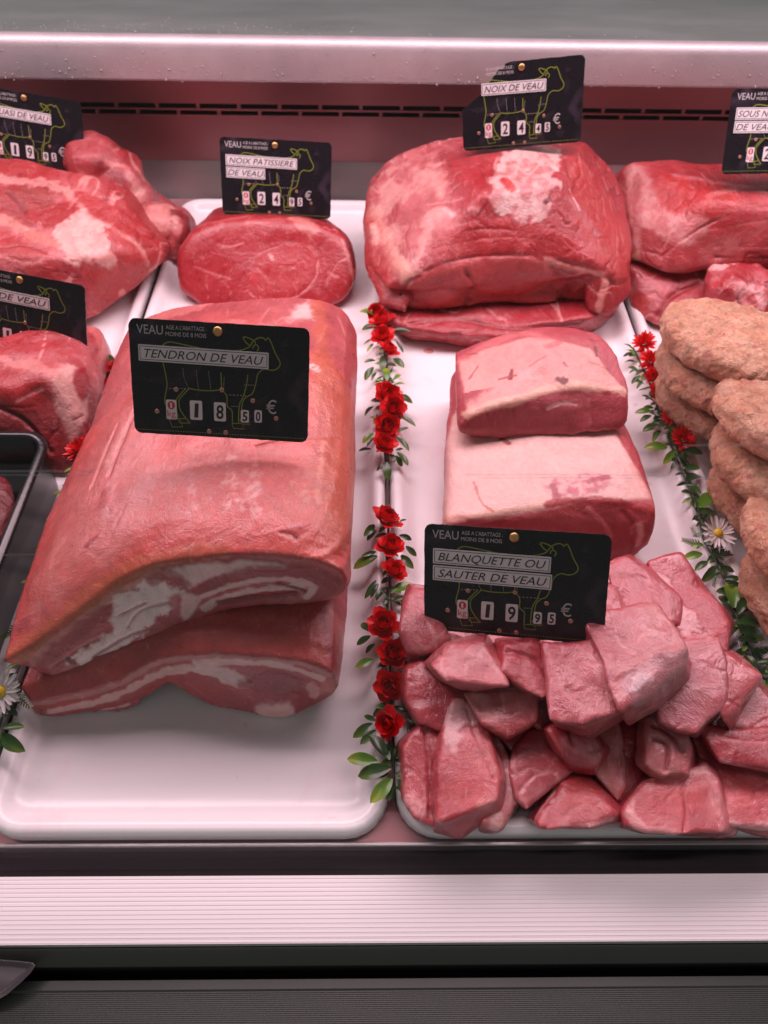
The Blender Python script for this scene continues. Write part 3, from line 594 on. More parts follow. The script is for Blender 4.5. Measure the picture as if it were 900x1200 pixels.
upaint = [
    ('p', [(528, 408), (574, 396), (619, 378), (706, 384), (742, 458), (680, 458), (651, 460), (606, 474), (574, 481), (548, 492), (533, 506)], .002, L(234, 180, 170), dict(tol=.06, rag=.15, round=0)),
    ('p', [(560, 420), (600, 400), (640, 395), (690, 420), (660, 440), (600, 440)], .02, L(230, 164, 156), dict(a=.6, mottle=.4)),
    ('l', [(530, 412), (570, 405), (606, 392), (640, 380)], .005, L(232, 150, 142), dict(a=.6)),
    ('l', [(536, 500), (548, 487), (575, 475), (606, 469), (651, 454), (690, 453), (736, 457)], .0042, L(238, 196, 172), dict(a=.85, d=.0006)),
    ('l', [(598, 444), (600, 434)], .0016, L(150, 40, 40), dict(a=.9)), ('l', [(652, 443), (660, 448)], .0028, L(120, 36, 38), dict(a=.9, rag=.8)), ('l', [(698, 407), (699, 418)], .0018, L(130, 36, 38), dict(a=.9)),
    ('l', [(585, 445), (605, 440)], .0010, L(190, 90, 86), dict(a=.7)), ('l', [(560, 430), (550, 445)], .0010, L(190, 90, 86), dict(a=.6)),
    ('l', [(690, 425), (730, 440)], .0012, L(200, 110, 100), dict(a=.5)), ('l', [(640, 408), (656, 402)], .003, L(206, 120, 120), dict(a=.6, mottle=.6)), ('l', [(546, 415), (560, 416)], .0012, L(190, 90, 86), dict(a=.6)),
    ('l', [(690, 398), (700, 400)], .001, L(170, 70, 66), dict(a=.7)), ('l', [(660, 425), (664, 430)], .001, L(170, 70, 66), dict(a=.7)), ('l', [(620, 430), (640, 418)], .001, L(210, 120, 112), dict(a=.6)),
    ('p', [(537, 507), (548, 494), (574, 483), (606, 476), (651, 462), (690, 459), (740, 462), (743, 482), (738, 502), (693, 509), (629, 509), (564, 514), (540, 511)], .0012, L(198, 108, 112), dict(tol=.02, rag=.2, face=0)),
    ('p', [(634, 468), (660, 464), (688, 464), (690, 476), (670, 482), (640, 478)], .003, L(214, 134, 132), dict(a=.7)),
    ('l', [(642, 478), (660, 472), (674, 474)], .0016, L(228, 180, 178), dict(a=.9)), ('l', [(690, 466), (692, 488), (688, 505)], .0012, L(220, 150, 150), dict(a=.6)),
    ('p', [(695, 466), (738, 466), (738, 498), (698, 504)], .004, L(190, 92, 98), dict(a=.6)),
    ('l', [(570, 485), (575, 512)], .0010, L(178, 80, 84), dict(a=.6, d=-.001)), ('l', [(600, 480), (604, 508)], .0010, L(178, 80, 84), dict(a=.5, d=-.001)),
]
l1 = meat('veal_loin_piece', [hull(up_pts)], mfat, vox=.0015, pre=(.004, 8), smooth=3, lump=(.0022, 30), fine=(.0005, 120), lean=(L(204, 106, 106), L(222, 150, 146)), paint=upaint, seed=9, warp=(.0035, 20))
tag(l1, 'shorter fat-capped piece with dark flecks resting on the longer pale one', 'meat')

# --- the big noix
nx = [(426, 235, .085), (423, 262, .07), (430, 330, .045), (452, 366, .036), (438, 206, .10), (470, 180, .125), (505, 166, .14), (550, 158, .148), (620, 160, .154), (684, 166, .150), (716, 190, .130), (735, 232, .105), (738, 290, .075), (737, 345, .048),
      (714, 372, .036), (640, 370, .036), (560, 366, .036), (480, 374, .036), (460, 300, .090), (520, 288, .104), (600, 283, .108), (690, 298, .094), (560, 225, .148), (650, 215, .150), w3(.0, .93, .04), w3(.3, .93, .04), w3(.02, .76, .04), w3(.3, .76, .04)]
npaint = [
    ('p', [(440, 340), (432, 245), (445, 205), (500, 168), (525, 190), (520, 230), (530, 262), (500, 290), (478, 320)], .006, L(232, 176, 166), dict(a=.85, tol=.06, mottle=.75, ms=55, rag=1)),
    ('l', [(440, 250), (458, 300), (478, 322)], .010, L(236, 190, 168), dict(a=.8, mottle=.4)),
    ('p', [(578, 215), (592, 178), (640, 170), (656, 200), (650, 225), (632, 258), (600, 258), (578, 240)], .0022, FATW * .88, dict(a=.8, rag=2.2, rs=50, mottle=.45, ms=90)),
    ('p', [(585, 212), (595, 210), (604, 222), (594, 224)], .0015, L(212, 70, 66), dict(a=.9)), ('l', [(640, 236), (644, 234)], .003, L(110, 30, 34), dict(a=.9)),
    ('p', [(668, 170), (720, 200), (738, 290), (730, 340), (700, 300), (672, 230)], .010, L(206, 84, 78), dict(a=.8, tol=.05)),
    ('l', [(672, 235), (690, 262), (700, 275)], .006, L(196, 148, 148), dict(a=.6, mottle=.5)), ('l', [(668, 220), (680, 245)], .0012, L(236, 190, 184), dict(a=.8)),
    ('p', [(500, 290), (540, 262), (620, 262), (690, 285), (720, 310), (600, 296), (520, 302)], .006, L(196, 62, 62), dict(a=.8)),
    
    ('l', [(498, 318), (530, 306), (575, 300), (618, 300)], .0018, L(140, 36, 42), dict(a=.4, d=-.0012, rag=1.2)), ('l', [(655, 306), (692, 316), (716, 330)], .0022, L(140, 36, 42), dict(a=.45, d=-.0015, rag=1.2)), ('l', [(470, 345), (478, 330), (492, 324)], .002, L(130, 30, 40), dict(a=.5, d=-.002)),  # dark strokes paint the shadow line under the lip
    ('l', [(480, 364), (520, 362), (570, 360), (640, 362), (690, 362)], .003, L(120, 26, 34), dict(a=.75, d=-.004, rag=.2)),  # shade between the lobes and the lower cut, painted dark
    ('l', [(548, 322), (556, 334), (552, 350)], .0018, L(130, 30, 38), dict(a=.7, d=-.003)),
    ('p', [(475, 350), (490, 325), (520, 312), (565, 305), (600, 302), (640, 310), (656, 330), (652, 352), (600, 360), (540, 358), (500, 364)], .003, L(220, 112, 108), dict(a=.9, tol=.05)),
    ('l', [(545, 318), (552, 335), (545, 356)], .003, L(150, 40, 50), dict(a=.6, d=-.002)),
    ('l', [(488, 345), (510, 322), (560, 310)], .004, L(220, 130, 122), dict(a=.6)), ('l', [(575, 305), (612, 302), (642, 315), (652, 335)], .003, L(226, 140, 130), dict(a=.7)),
    
    ('l', [(640, 304), (668, 315), (700, 320), (708, 330), (702, 360)], .0035, L(232, 170, 156), dict(a=.85, d=.001)),
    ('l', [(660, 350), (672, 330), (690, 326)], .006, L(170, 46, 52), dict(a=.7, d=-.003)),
    ('p', [(428, 250), (440, 262), (470, 330), (478, 360), (452, 366), (430, 330)], .004, L(204, 80, 78), dict(a=.8, tol=.05)),
    ('l', [(500, 240), (530, 235), (570, 225)], .0012, L(232, 170, 160), dict(a=.6)), ('l', [(552, 245), (558, 246)], .004, L(236, 190, 184), dict(a=.7, mottle=.4)), ('l', [(520, 245), (530, 250)], .003, L(236, 190, 184), dict(a=.7)),
    ('l', [(700, 190), (716, 240), (722, 300)], .001, L(232, 170, 150), dict(a=.6)), ('l', [(690, 200), (700, 250)], .0008, L(232, 170, 150), dict(a=.5)),
    ('l', [(500, 282), (560, 268), (600, 270)], .0012, L(160, 50, 50), dict(a=.5, d=-.001)), ('l', [(510, 292), (580, 278), (650, 284)], .0010, L(224, 120, 112), dict(a=.6)),
]
def wp(px, py, z, dy=0, dx=0): p = W(px, py, z); return w3(p.x + dx, p.y + dy, z)
dome = [(428, 240, .088), (424, 262, .078), (436, 206, .10), (468, 180, .125), (505, 165, .142), (550, 157, .150), (620, 159, .156), (686, 165, .152), (718, 190, .132), (738, 232, .108), (742, 290, .08), (738, 330, .062), (436, 318, .062), (452, 338, .060), (475, 326, .074), (520, 306, .092), (600, 297, .099), (690, 309, .088), (725, 334, .062),
        (560, 225, .150), (650, 215, .152), w3(.0, .93, .05), w3(.3, .93, .05), w3(.02, .78, .06), w3(.28, .78, .06)]
core = [wp(470, 345, .055, .036), wp(700, 345, .055, .036), wp(480, 372, .036, .02), wp(700, 368, .036, .02), wp(480, 320, .08, .036), wp(690, 315, .085, .036), w3(.0, .93, .036), w3(.3, .93, .036), w3(.0, .93, .09), w3(.3, .93, .09)]
lflap = [(423, 262, .075), (428, 320, .050), (452, 366, .036), (478, 372, .036), (486, 345, .052), (440, 262, .085), w3(.02, .80, .04), w3(-.01, .84, .07), w3(.0, .80, .09)]
rflap = [(742, 285, .08), (740, 345, .048), (716, 374, .034), (690, 366, .036), (684, 330, .064), (700, 300, .09), w3(.29, .84, .04), w3(.29, .84, .09), w3(.25, .80, .06)]
n1 = meat('veal_topside', [hull(dome), hull(core), hull(lflap), hull(rflap), ball(wp(590, 336, .062, .034), (.060, .034, .030), 0), ball(wp(515, 346, .052, .032), (.042, .034, .025), -8), ball(wp(672, 344, .054, .034), (.026, .028, .024))], mm, vox=.0019, pre=(.004, 8), smooth=3, lump=(.0060, 17), fine=(.0009, 70), lean=(L(190, 62, 66), L(208, 96, 94)), paint=npaint, seed=12, warp=(.007, 13), film=.55, seams=((22, .016, .7, (1, .35, 1), -.0004), (30, .020, -.35, (1, .6, 1), -.0011)))
tag(n1, 'biggest rounded red roast with white fat patch, under the torn-cornered card', 'meat')
nl = [(446, 374, .030), (470, 392, .012), (482, 398, .004), (560, 405, .004), (620, 402, .004), (700, 385, .006), (722, 372, .012), (730, 350, .03), (600, 392, .03), (520, 392, .028), (690, 372, .034), (440, 345, .03), w3(.02, .88, .004), w3(.28, .88, .004), w3(.02, .88, .035), w3(.28, .88, .035)]
nlp = [('l', [(480, 380), (540, 374), (600, 385), (680, 378)], .0025, L(150, 40, 48), dict(a=.6, d=-.003)), ('l', [(500, 378), (560, 370), (590, 374)], .004, L(214, 150, 146), dict(a=.6, mottle=.4)), ('l', [(480, 392), (560, 395), (650, 388), (710, 375)], .0015, L(226, 150, 146), dict(a=.7)),
       ('l', [(520, 400), (540, 390), (640, 392)], .0022, L(156, 48, 56), dict(a=.6, d=-.002))]
n2 = meat('veal_topside', [hull(nl)], mm, vox=.002, pre=(.004, 6), smooth=3, lump=(.0028, 26), lean=(L(196, 76, 80), L(214, 112, 110)), paint=nlp, seed=14, warp=(.006, 20), film=.55, seams=((22, .016, .7, (1, .35, 1), -.0004), (30, .020, -.35, (1, .6, 1), -.0011)), floor=.003)
tag(n2, 'flat red cut squeezed beneath the biggest rounded roast', 'meat')

# --- noix patissiere
pp = [(204, 322, .030), (207, 295, .05), (218, 276, .068), (245, 262, .080), (300, 254, .085), (355, 257, .084), (392, 270, .074), (412, 300, .052), (416, 335, .028), (405, 356, .010), (385, 366, .004), (300, 372, .004), (230, 362, .004), (208, 345, .01),
      (412, 275, .065), (420, 300, .048), (419, 330, .02), w3(-.235, .9, .01), w3(-.05, .93, .01), w3(-.2, .9, .06), w3(-.08, .9, .06)]
ppt = [('l', [(398, 268), (414, 300), (420, 335)], .006, L(122, 60, 66), dict(a=.8, mottle=.3)), ('l', [(392, 268), (408, 300), (413, 335)], .0025, L(226, 160, 152), dict(a=.8)),
       ('l', [(205, 320), (210, 290), (225, 270), (250, 260), (290, 254)], .003, L(220, 140, 132), dict(a=.6)),
       ('p', [(335, 256), (365, 258), (372, 275), (352, 270)], .003, L(232, 166, 152), dict(a=.8, rag=.8)), ('l', [(290, 262), (330, 258)], .004, L(226, 150, 140), dict(a=.5)),
       ('p', [(292, 315), (300, 298), (330, 285), (365, 290), (372, 310), (352, 340), (330, 350), (300, 340)], .004, L(210, 84, 86), dict(a=.6)),
       ('l', [(372, 305), (370, 325), (352, 345), (338, 350)], .0010, L(236, 170, 160), dict(a=.85)), ('l', [(292, 320), (298, 300), (325, 288)], .0008, L(170, 56, 60), dict(a=.7)),
       ('l', [(255, 285), (268, 288), (285, 284)], .0010, L(230, 150, 142), dict(a=.7)), ('l', [(260, 290), (264, 280)], .0008, L(230, 150, 142), dict(a=.7)), ('l', [(228, 312), (250, 320), (270, 326)], .0010, L(230, 150, 142), dict(a=.7)),
       ('l', [(328, 312), (345, 313)], .0010, L(232, 160, 150), dict(a=.7)), ('l', [(302, 315), (312, 325)], .0009, L(232, 160, 150), dict(a=.7)), ('l', [(385, 318), (395, 324)], .0016, L(232, 160, 150), dict(a=.7)), ('l', [(365, 280), (360, 272)], .0012, L(236, 170, 158), dict(a=.7)),
       ('l', [(316, 298), (320, 304)], .0016, L(240, 200, 190), dict(a=.7))]
p1 = meat('veal_rump_roast', [hull(pp)], mcut, vox=.002, pre=(.005, 22), smooth=3, lump=(.0022, 20), fine=(.0003, 90), lean=(L(206, 74, 78), L(212, 86, 86)), vary=10, paint=ppt, seed=16, warp=(.004, 18), seams=((24, .010, .5, (1, .4, 1), -.0003),), floor=.003)
tag(p1, 'smooth oval cut-face roast standing under the card that reads noix patissiere', 'meat')

# --- left back slab with bone end and its neighbours
q1 = [(-30, 200, .12), (30, 188, .122), (100, 205, .115), (150, 235, .10), (176, 266, .078), (198, 292, .055), (198, 308, .042), (176, 330, .03), (150, 352, .015), (120, 376, .008), (90, 385, .008), (30, 385, .02), (-40, 380, .02), (60, 300, .09), (-40, 300, .09), (120, 300, .082),
      w3(-.6, .93, .004), w3(-.27, .93, .004), w3(-.6, .93, .1), w3(-.3, .90, .08), w3(-.6, .7, .004)]
q1p = [
    ('p', [(-10, 225), (20, 218), (60, 222), (60, 245), (40, 268), (10, 262), (-10, 250)], .004, L(170, 44, 44), dict(a=.85, mottle=.3, ms=200, rag=.9)),
    ('p', [(18, 215), (60, 215), (66, 236), (40, 248), (22, 240)], .004, L(176, 84, 70), dict(a=.6, mottle=.4, ms=400)),
    ('p', [(30, 250), (62, 240), (88, 235), (92, 255), (72, 270), (44, 265)], .003, L(186, 46, 46), dict(a=.9, rag=.6)),
    ('l', [(-10, 210), (30, 212), (75, 222), (98, 240)], .007, L(228, 170, 160), dict(a=.8, rag=.5)),
    ('l', [(-10, 250), (30, 270), (60, 285), (80, 292)], .0055, L(230, 160, 142), dict(a=.9, rag=.4)),
    ('p', [(72, 268), (92, 252), (110, 250), (122, 262), (128, 292), (134, 308), (100, 316), (78, 308), (66, 290)], .0022, L(238, 192, 180), dict(a=.95, rag=1.6, rs=60, mottle=.25, ms=120)),
    ('l', [(110, 252), (140, 272), (165, 290), (172, 308), (196, 308)], .004, L(230, 172, 156), dict(a=.85, rag=.4)),
    ('p', [(85, 222), (130, 240), (175, 275), (190, 295), (160, 284), (120, 262), (100, 246)], .003, L(196, 54, 52), dict(a=.85, rag=.5)),
    ('p', [(128, 275), (160, 292), (172, 316), (150, 345), (110, 350), (92, 320), (132, 312)], .005, L(206, 72, 68), dict(a=.8, rag=.4)),
    ('l', [(160, 300), (168, 330), (155, 340)], .0012, L(228, 150, 140), dict(a=.7)), ('l', [(130, 285), (150, 330)], .0010, L(228, 150, 140), dict(a=.6)),
    ('l', [(205, 302), (190, 318), (172, 330), (150, 348), (142, 342), (120, 372)], .0035, L(240, 176, 160), dict(a=.95, rag=.5, d=.0015)),
    ('p', [(0, 270), (40, 290), (60, 300), (40, 305), (0, 300)], .004, L(196, 66, 62), dict(a=.7)), ('l', [(0, 300), (40, 308), (62, 296)], .0015, L(230, 160, 150), dict(a=.7)),
    ('l', [(0, 290), (30, 288), (56, 298)], .0012, L(150, 36, 40), dict(a=.7, d=-.0015)), ('l', [(92, 320), (105, 345), (106, 370)], .004, L(200, 110, 110), dict(a=.6)),
    ('l', [(10, 226), (24, 240), (30, 250)], .0015, L(120, 24, 30), dict(a=.7, d=-.002)), ('l', [(80, 246), (94, 228)], .0012, L(230, 160, 150), dict(a=.6)),
]
qq = meat('veal_leg_slice', [hull(q1)], mm, vox=.0019, pre=(.005, 10), smooth=3, lump=(.0035, 20), fine=(.0009, 90), lean=(L(202, 74, 70), L(216, 104, 96)), paint=q1p, seed=18, warp=(.008, 14), film=.55, seams=((22, .016, .7, (1, .35, 1), -.0004), (30, .020, -.35, (1, .6, 1), -.0011)), floor=.003)
tag(qq, 'wide red slab with a central pale fat patch under the card at the upper left', 'meat')
q2 = [(100, 168, .115), (112, 182, .11), (140, 190, .10), (160, 208, .085), (168, 228, .07), (160, 246, .05), (100, 230, .08), (96, 200, .10), w3(-.36, .99, .004), w3(-.27, .99, .004), w3(-.40, .9, .03), w3(-.27, .9, .03)]
q2p = [('l', [(105, 210), (140, 232), (165, 240)], .010, L(230, 176, 164), dict(a=.8, rag=.8, mottle=.3)), ('l', [(118, 196), (140, 205)], .008, L(150, 34, 44), dict(a=.8)), ('l', [(150, 205), (165, 225)], .006, L(228, 176, 168), dict(a=.8, mottle=.4)), ('l', [(125, 190), (150, 198)], .003, L(228, 160, 150), dict(a=.8))]
o = meat('veal_trimming', [hull(q2), ball((112, 192, .10), (.035, .04, .034)), ball((142, 208, .085), (.030, .04, .030)), ball((152, 232, .06), (.034, .04, .036)), ball((128, 226, .075), (.02, .03, .02))], mm, vox=.0028, smooth=3, lump=(.005, 30), fine=(.001, 90), lean=(L(190, 60, 62), L(210, 110, 104)), paint=q2p, seed=20, warp=(.012, 26), film=.55, seams=((22, .016, .7, (1, .35, 1), -.0004), (30, .020, -.35, (1, .6, 1), -.0011)), floor=.003)
tag(o, 'ragged marbled lump standing behind the wide red slab near the back wall', 'meat')
q3 = [(172, 244, .06), (190, 240, .066), (210, 243, .06), (226, 258, .045), (229, 272, .03), (215, 295, .012), (195, 306, .008), (170, 300, .02), (160, 262, .05), w3(-.25, .95, .004), w3(-.3, .95, .004)]
q3p = [('p', [(170, 245), (200, 240), (208, 262), (196, 275), (172, 266)], .003, L(228, 172, 160), dict(a=.85, rag=1, mottle=.4)), ('l', [(208, 250), (222, 268), (212, 290)], .008, L(130, 40, 42), dict(a=.7)), ('l', [(170, 275), (190, 285)], .008, L(186, 42, 44), dict(a=.7)), ('l', [(165, 300), (185, 308), (205, 302)], .002, L(232, 160, 150), dict(a=.9))]
o = meat('veal_trimming', [ball((188, 262, .045), (.030, .035, .024)), ball((210, 268, .038), (.021, .032, .024)), ball((184, 288, .022), (.034, .034, .022)), ball((205, 284, .025), (.02, .03, .02))], mm, vox=.0024, smooth=3, lump=(.004, 34), fine=(.001, 100), lean=(L(184, 48, 50), L(200, 84, 80)), paint=q3p, seed=22, warp=(.008, 34), film=.55, seams=((22, .016, .7, (1, .35, 1), -.0004), (30, .020, -.35, (1, .6, 1), -.0011)), floor=.003)
tag(o, 'small dark red knob with white fat beside the smooth oval roast', 'meat')
# --- left middle cut
j1 = [(-40, 400, .08), (40, 395, .085), (100, 378, .075), (118, 378, .066), (124, 400, .055), (122, 440, .045), (116, 480, .035), (108, 520, .025), (100, 545, .01), (80, 560, .004), (0, 562, .004), (-40, 560, .004), (60, 440, .082), (0, 450, .085), (100, 430, .065), w3(-.5, .66, .004), w3(-.29, .66, .004), w3(-.29, .66, .05)]
j1p = [('p', [(60, 440), (84, 428), (96, 445), (104, 470), (96, 500), (84, 520), (72, 496), (66, 465)], .003, L(234, 186, 176), dict(a=.95, rag=.6)),
       ('p', [(-10, 425), (30, 440), (56, 452), (50, 480), (20, 480), (-10, 460)], .005, L(190, 44, 48), dict(a=.85)), ('l', [(-10, 420), (30, 428), (62, 440)], .006, L(230, 160, 148), dict(a=.8, rag=.6)),
       ('p', [(84, 440), (100, 432), (106, 455), (96, 470), (88, 458)], .002, L(180, 44, 54), dict(a=.8)), ('l', [(110, 440), (112, 480), (96, 520)], .004, L(228, 150, 142), dict(a=.7)),
       ('l', [(108, 384), (120, 384), (116, 420)], .006, L(230, 150, 138), dict(a=.7)), ('p', [(0, 485), (60, 480), (80, 520), (60, 548), (0, 540)], .006, L(160, 36, 44), dict(a=.7, mottle=.3)),
       ('l', [(85, 492), (97, 487)], .001, L(140, 40, 50), dict(a=.8, d=-.001)), ('l', [(0, 478), (30, 495), (60, 530)], .002, L(110, 24, 32), dict(a=.7, d=-.003)), ('l', [(20, 470), (50, 455)], .0018, L(232, 170, 164), dict(a=.8))]
o = meat('veal_shank_cut', [hull(j1)], mm, vox=.0019, pre=(.005, 10), smooth=3, lump=(.004, 26), fine=(.0008, 90), lean=(L(196, 58, 62), L(212, 96, 92)), paint=j1p, seed=24, warp=(.008, 18), film=.55, seams=((22, .016, .7, (1, .35, 1), -.0004), (30, .020, -.35, (1, .6, 1), -.0011)), floor=.003)
tag(o, 'glossy red cut with a white fat streak behind the black tub at the left', 'meat')

# --- right back pieces
r1 = [(728, 196, .115), (735, 188, .125), (762, 186, .128), (800, 198, .125), (960, 205, .125), (960, 300, .075), (900, 310, .066), (830, 318, .060), (775, 325, .052), (752, 312, .052), (740, 280, .065), (732, 230, .09), (830, 240, .125), (950, 250, .12), w3(.27, .95, .05), w3(.6, .95, .05), w3(.6, .78, .05), w3(.3, .80, .05)]
r1p = [('p', [(733, 200), (755, 195), (770, 230), (790, 250), (835, 258), (800, 290), (770, 318), (750, 305), (738, 260)], .004, L(222, 166, 158), dict(a=.85, rag=.6, mottle=.3)),
       ('l', [(745, 300), (768, 322)], .006, L(236, 180, 150), dict(a=.8)), ('p', [(765, 208), (800, 205), (860, 225), (850, 250), (800, 252), (778, 240)], .005, L(206, 62, 60), dict(a=.8)),
       ('l', [(790, 205), (840, 215), (900, 222)], .004, L(230, 160, 156), dict(a=.7, mottle=.3)), ('l', [(830, 232), (870, 222), (900, 228)], .004, L(230, 160, 150), dict(a=.6)),
       ('l', [(775, 300), (830, 262), (900, 240)], .0015, L(160, 44, 50), dict(a=.6, d=-.002)), ('l', [(840, 290), (900, 290)], .0015, L(230, 150, 140), dict(a=.6)), ('l', [(830, 270), (900, 258)], .0012, L(230, 150, 140), dict(a=.5)), ('l', [(840, 302), (900, 303)], .0015, L(150, 40, 46), dict(a=.6, d=-.002)),
       ('l', [(745, 210), (748, 260)], .006, L(196, 110, 110), dict(a=.6)), ('l', [(730, 200), (760, 190)], .006, L(210, 100, 96), dict(a=.6))]
o = meat('veal_under_silverside', [hull(r1)], mm, vox=.0019, pre=(.005, 14), smooth=3, lump=(.005, 18), fine=(.0008, 80), lean=(L(200, 70, 70), L(214, 100, 96)), paint=r1p, seed=26, warp=(.008, 14), film=.55, seams=((22, .016, .7, (1, .35, 1), -.0004), (30, .020, -.35, (1, .6, 1), -.0011)))
tag(o, 'long red roast with a pale membrane end at the far right back', 'meat')
r2 = [(735, 315, .045), (732, 350, .02), (745, 370, .01), (790, 400, .004), (830, 420, .004), (960, 420, .004), (960, 300, .05), (780, 330, .045), (830, 360, .03), w3(.32, .85, .004), w3(.6, .85, .004), w3(.32, .85, .045)]
r2p = [('l', [(735, 355), (770, 380), (792, 395)], .005, L(228, 150, 148), dict(a=.8)), ('p', [(742, 345), (756, 342), (762, 360), (750, 368), (742, 360)], .002, L(204, 84, 80), dict(a=.9)), ('l', [(770, 370), (790, 345), (820, 332)], .003, L(150, 30, 38), dict(a=.7, d=-.003)), ('p', [(740, 330), (790, 330), (780, 345), (764, 352), (745, 338)], .004, L(224, 150, 148), dict(a=.6))]
o = meat('veal_under_silverside', [hull(r2)], mm, vox=.0019, pre=(.005, 6), smooth=3, lump=(.003, 26), fine=(.0008, 90), lean=(L(200, 72, 76), L(216, 110, 108)), paint=r2p, seed=28, warp=(.006, 20), film=.55, seams=((22, .016, .7, (1, .35, 1), -.0004), (30, .020, -.35, (1, .6, 1), -.0011)), floor=.003)
tag(o, 'flat pink cut lying lowest at the right behind the breaded patties', 'meat')
r3 = [(824, 318, .062), (830, 308, .070), (870, 306, .070), (960, 310, .07), (960, 390, .03), (880, 385, .032), (840, 370, .035), (822, 350, .045), (850, 330, .068), w3(.40, .76, .03), w3(.55, .76, .03)]
r3p = [('l', [(828, 318), (840, 312), (855, 310)], .005, L(236, 184, 178), dict(a=.9, rag=.6)), ('p', [(835, 335), (860, 322), (876, 330), (870, 345), (845, 350)], .003, L(180, 20, 36), dict(a=.85, mottle=.6, ms=260, rag=1)), ('p', [(860, 335), (885, 330), (900, 345), (895, 370), (868, 365)], .003, L(238, 190, 184), dict(a=.85, rag=.8, mottle=.5, ms=160)),
       ('l', [(865, 350), (868, 362)], .002, L(130, 30, 36), dict(a=.8, d=-.002)), ('l', [(880, 345), (884, 358)], .004, L(200, 60, 60), dict(a=.7))]
o = meat('veal_bone_end', [hull(r3)], mm, vox=.0019, pre=(.005, 4), smooth=3, lump=(.004, 45), fine=(.0012, 130), lean=(L(198, 54, 62), L(220, 120, 118)), paint=r3p, seed=30, warp=(.008, 40), seams=((60, .05, .7, (1, 1, 1), .001), (80, .04, -.6, (1, 1, 1), -.0015)))
tag(o, 'knobbly bone end with bright red flecks just above the rear patty stack', 'meat')

# ------------------------------------------------------------------ diced veal
def CC(x, y): return (470 + x / 2.093, 640 + y / 2.093)
def chunk(poly, zm, h, label, lean=0, inset=.72, shift=(0, 0), strokes=(), seed=0, zt=0):
    """closed lump: silhouette at its middle, a smaller facet towards the viewer and one away from it"""
    P = [CC(*p) for p in poly]; cx = sum(p[0] for p in P) / len(P); cy = sum(p[1] for p in P) / len(P); P = [(cx + (x - cx) * 1.21, cy + (y - cy) * (1.21 if y < cy or cy < 880 else 1.07)) for x, y in P]; inset += .15; h *= 1.22
    r = random.Random(seed); pts = []
    cen = W(cx, cy, zm); up = (Vector((0, 0, H)) - cen).normalized()
    for x, y in P:
        m = W(x, y, zm + zt * (cy - y) / 40.0)
        pts.append(w3(*(m))); 
        a = W(cx + shift[0] + (x - cx) * (inset + r.uniform(-.07, .07)), cy + shift[1] + (y - cy) * (inset + r.uniform(-.07, .07)), zm + zt * (cy - y) / 40.0) + up * (h * .5 * r.uniform(.85, 1.15)); pts.append(w3(*a))
        b = W(cx + (x - cx) * .72, cy + (y - cy) * .72, zm) - up * (h * .5); pts.append(w3(*b))
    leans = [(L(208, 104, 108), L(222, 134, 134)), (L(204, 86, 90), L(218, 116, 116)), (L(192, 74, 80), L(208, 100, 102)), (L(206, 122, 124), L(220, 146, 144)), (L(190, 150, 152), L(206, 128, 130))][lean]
    pt = []
    for s in strokes:
        s = list(s); s[1] = [CC(*p) for p in s[1]]; s[4]['a'] = s[4].get('a', 1) * .85; s[3] = np.asarray(s[3]) * np.array([1, .90, .90]); pt.append(tuple(s))
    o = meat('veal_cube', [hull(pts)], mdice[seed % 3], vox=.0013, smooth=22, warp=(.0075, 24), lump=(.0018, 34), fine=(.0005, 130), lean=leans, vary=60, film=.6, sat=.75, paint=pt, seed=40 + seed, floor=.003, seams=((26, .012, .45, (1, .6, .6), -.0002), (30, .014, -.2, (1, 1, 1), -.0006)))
    return tag(o, label, 'meat cube', 'diced pink cubes heaped in the right hand tray')
F = FATW; r_ = dict
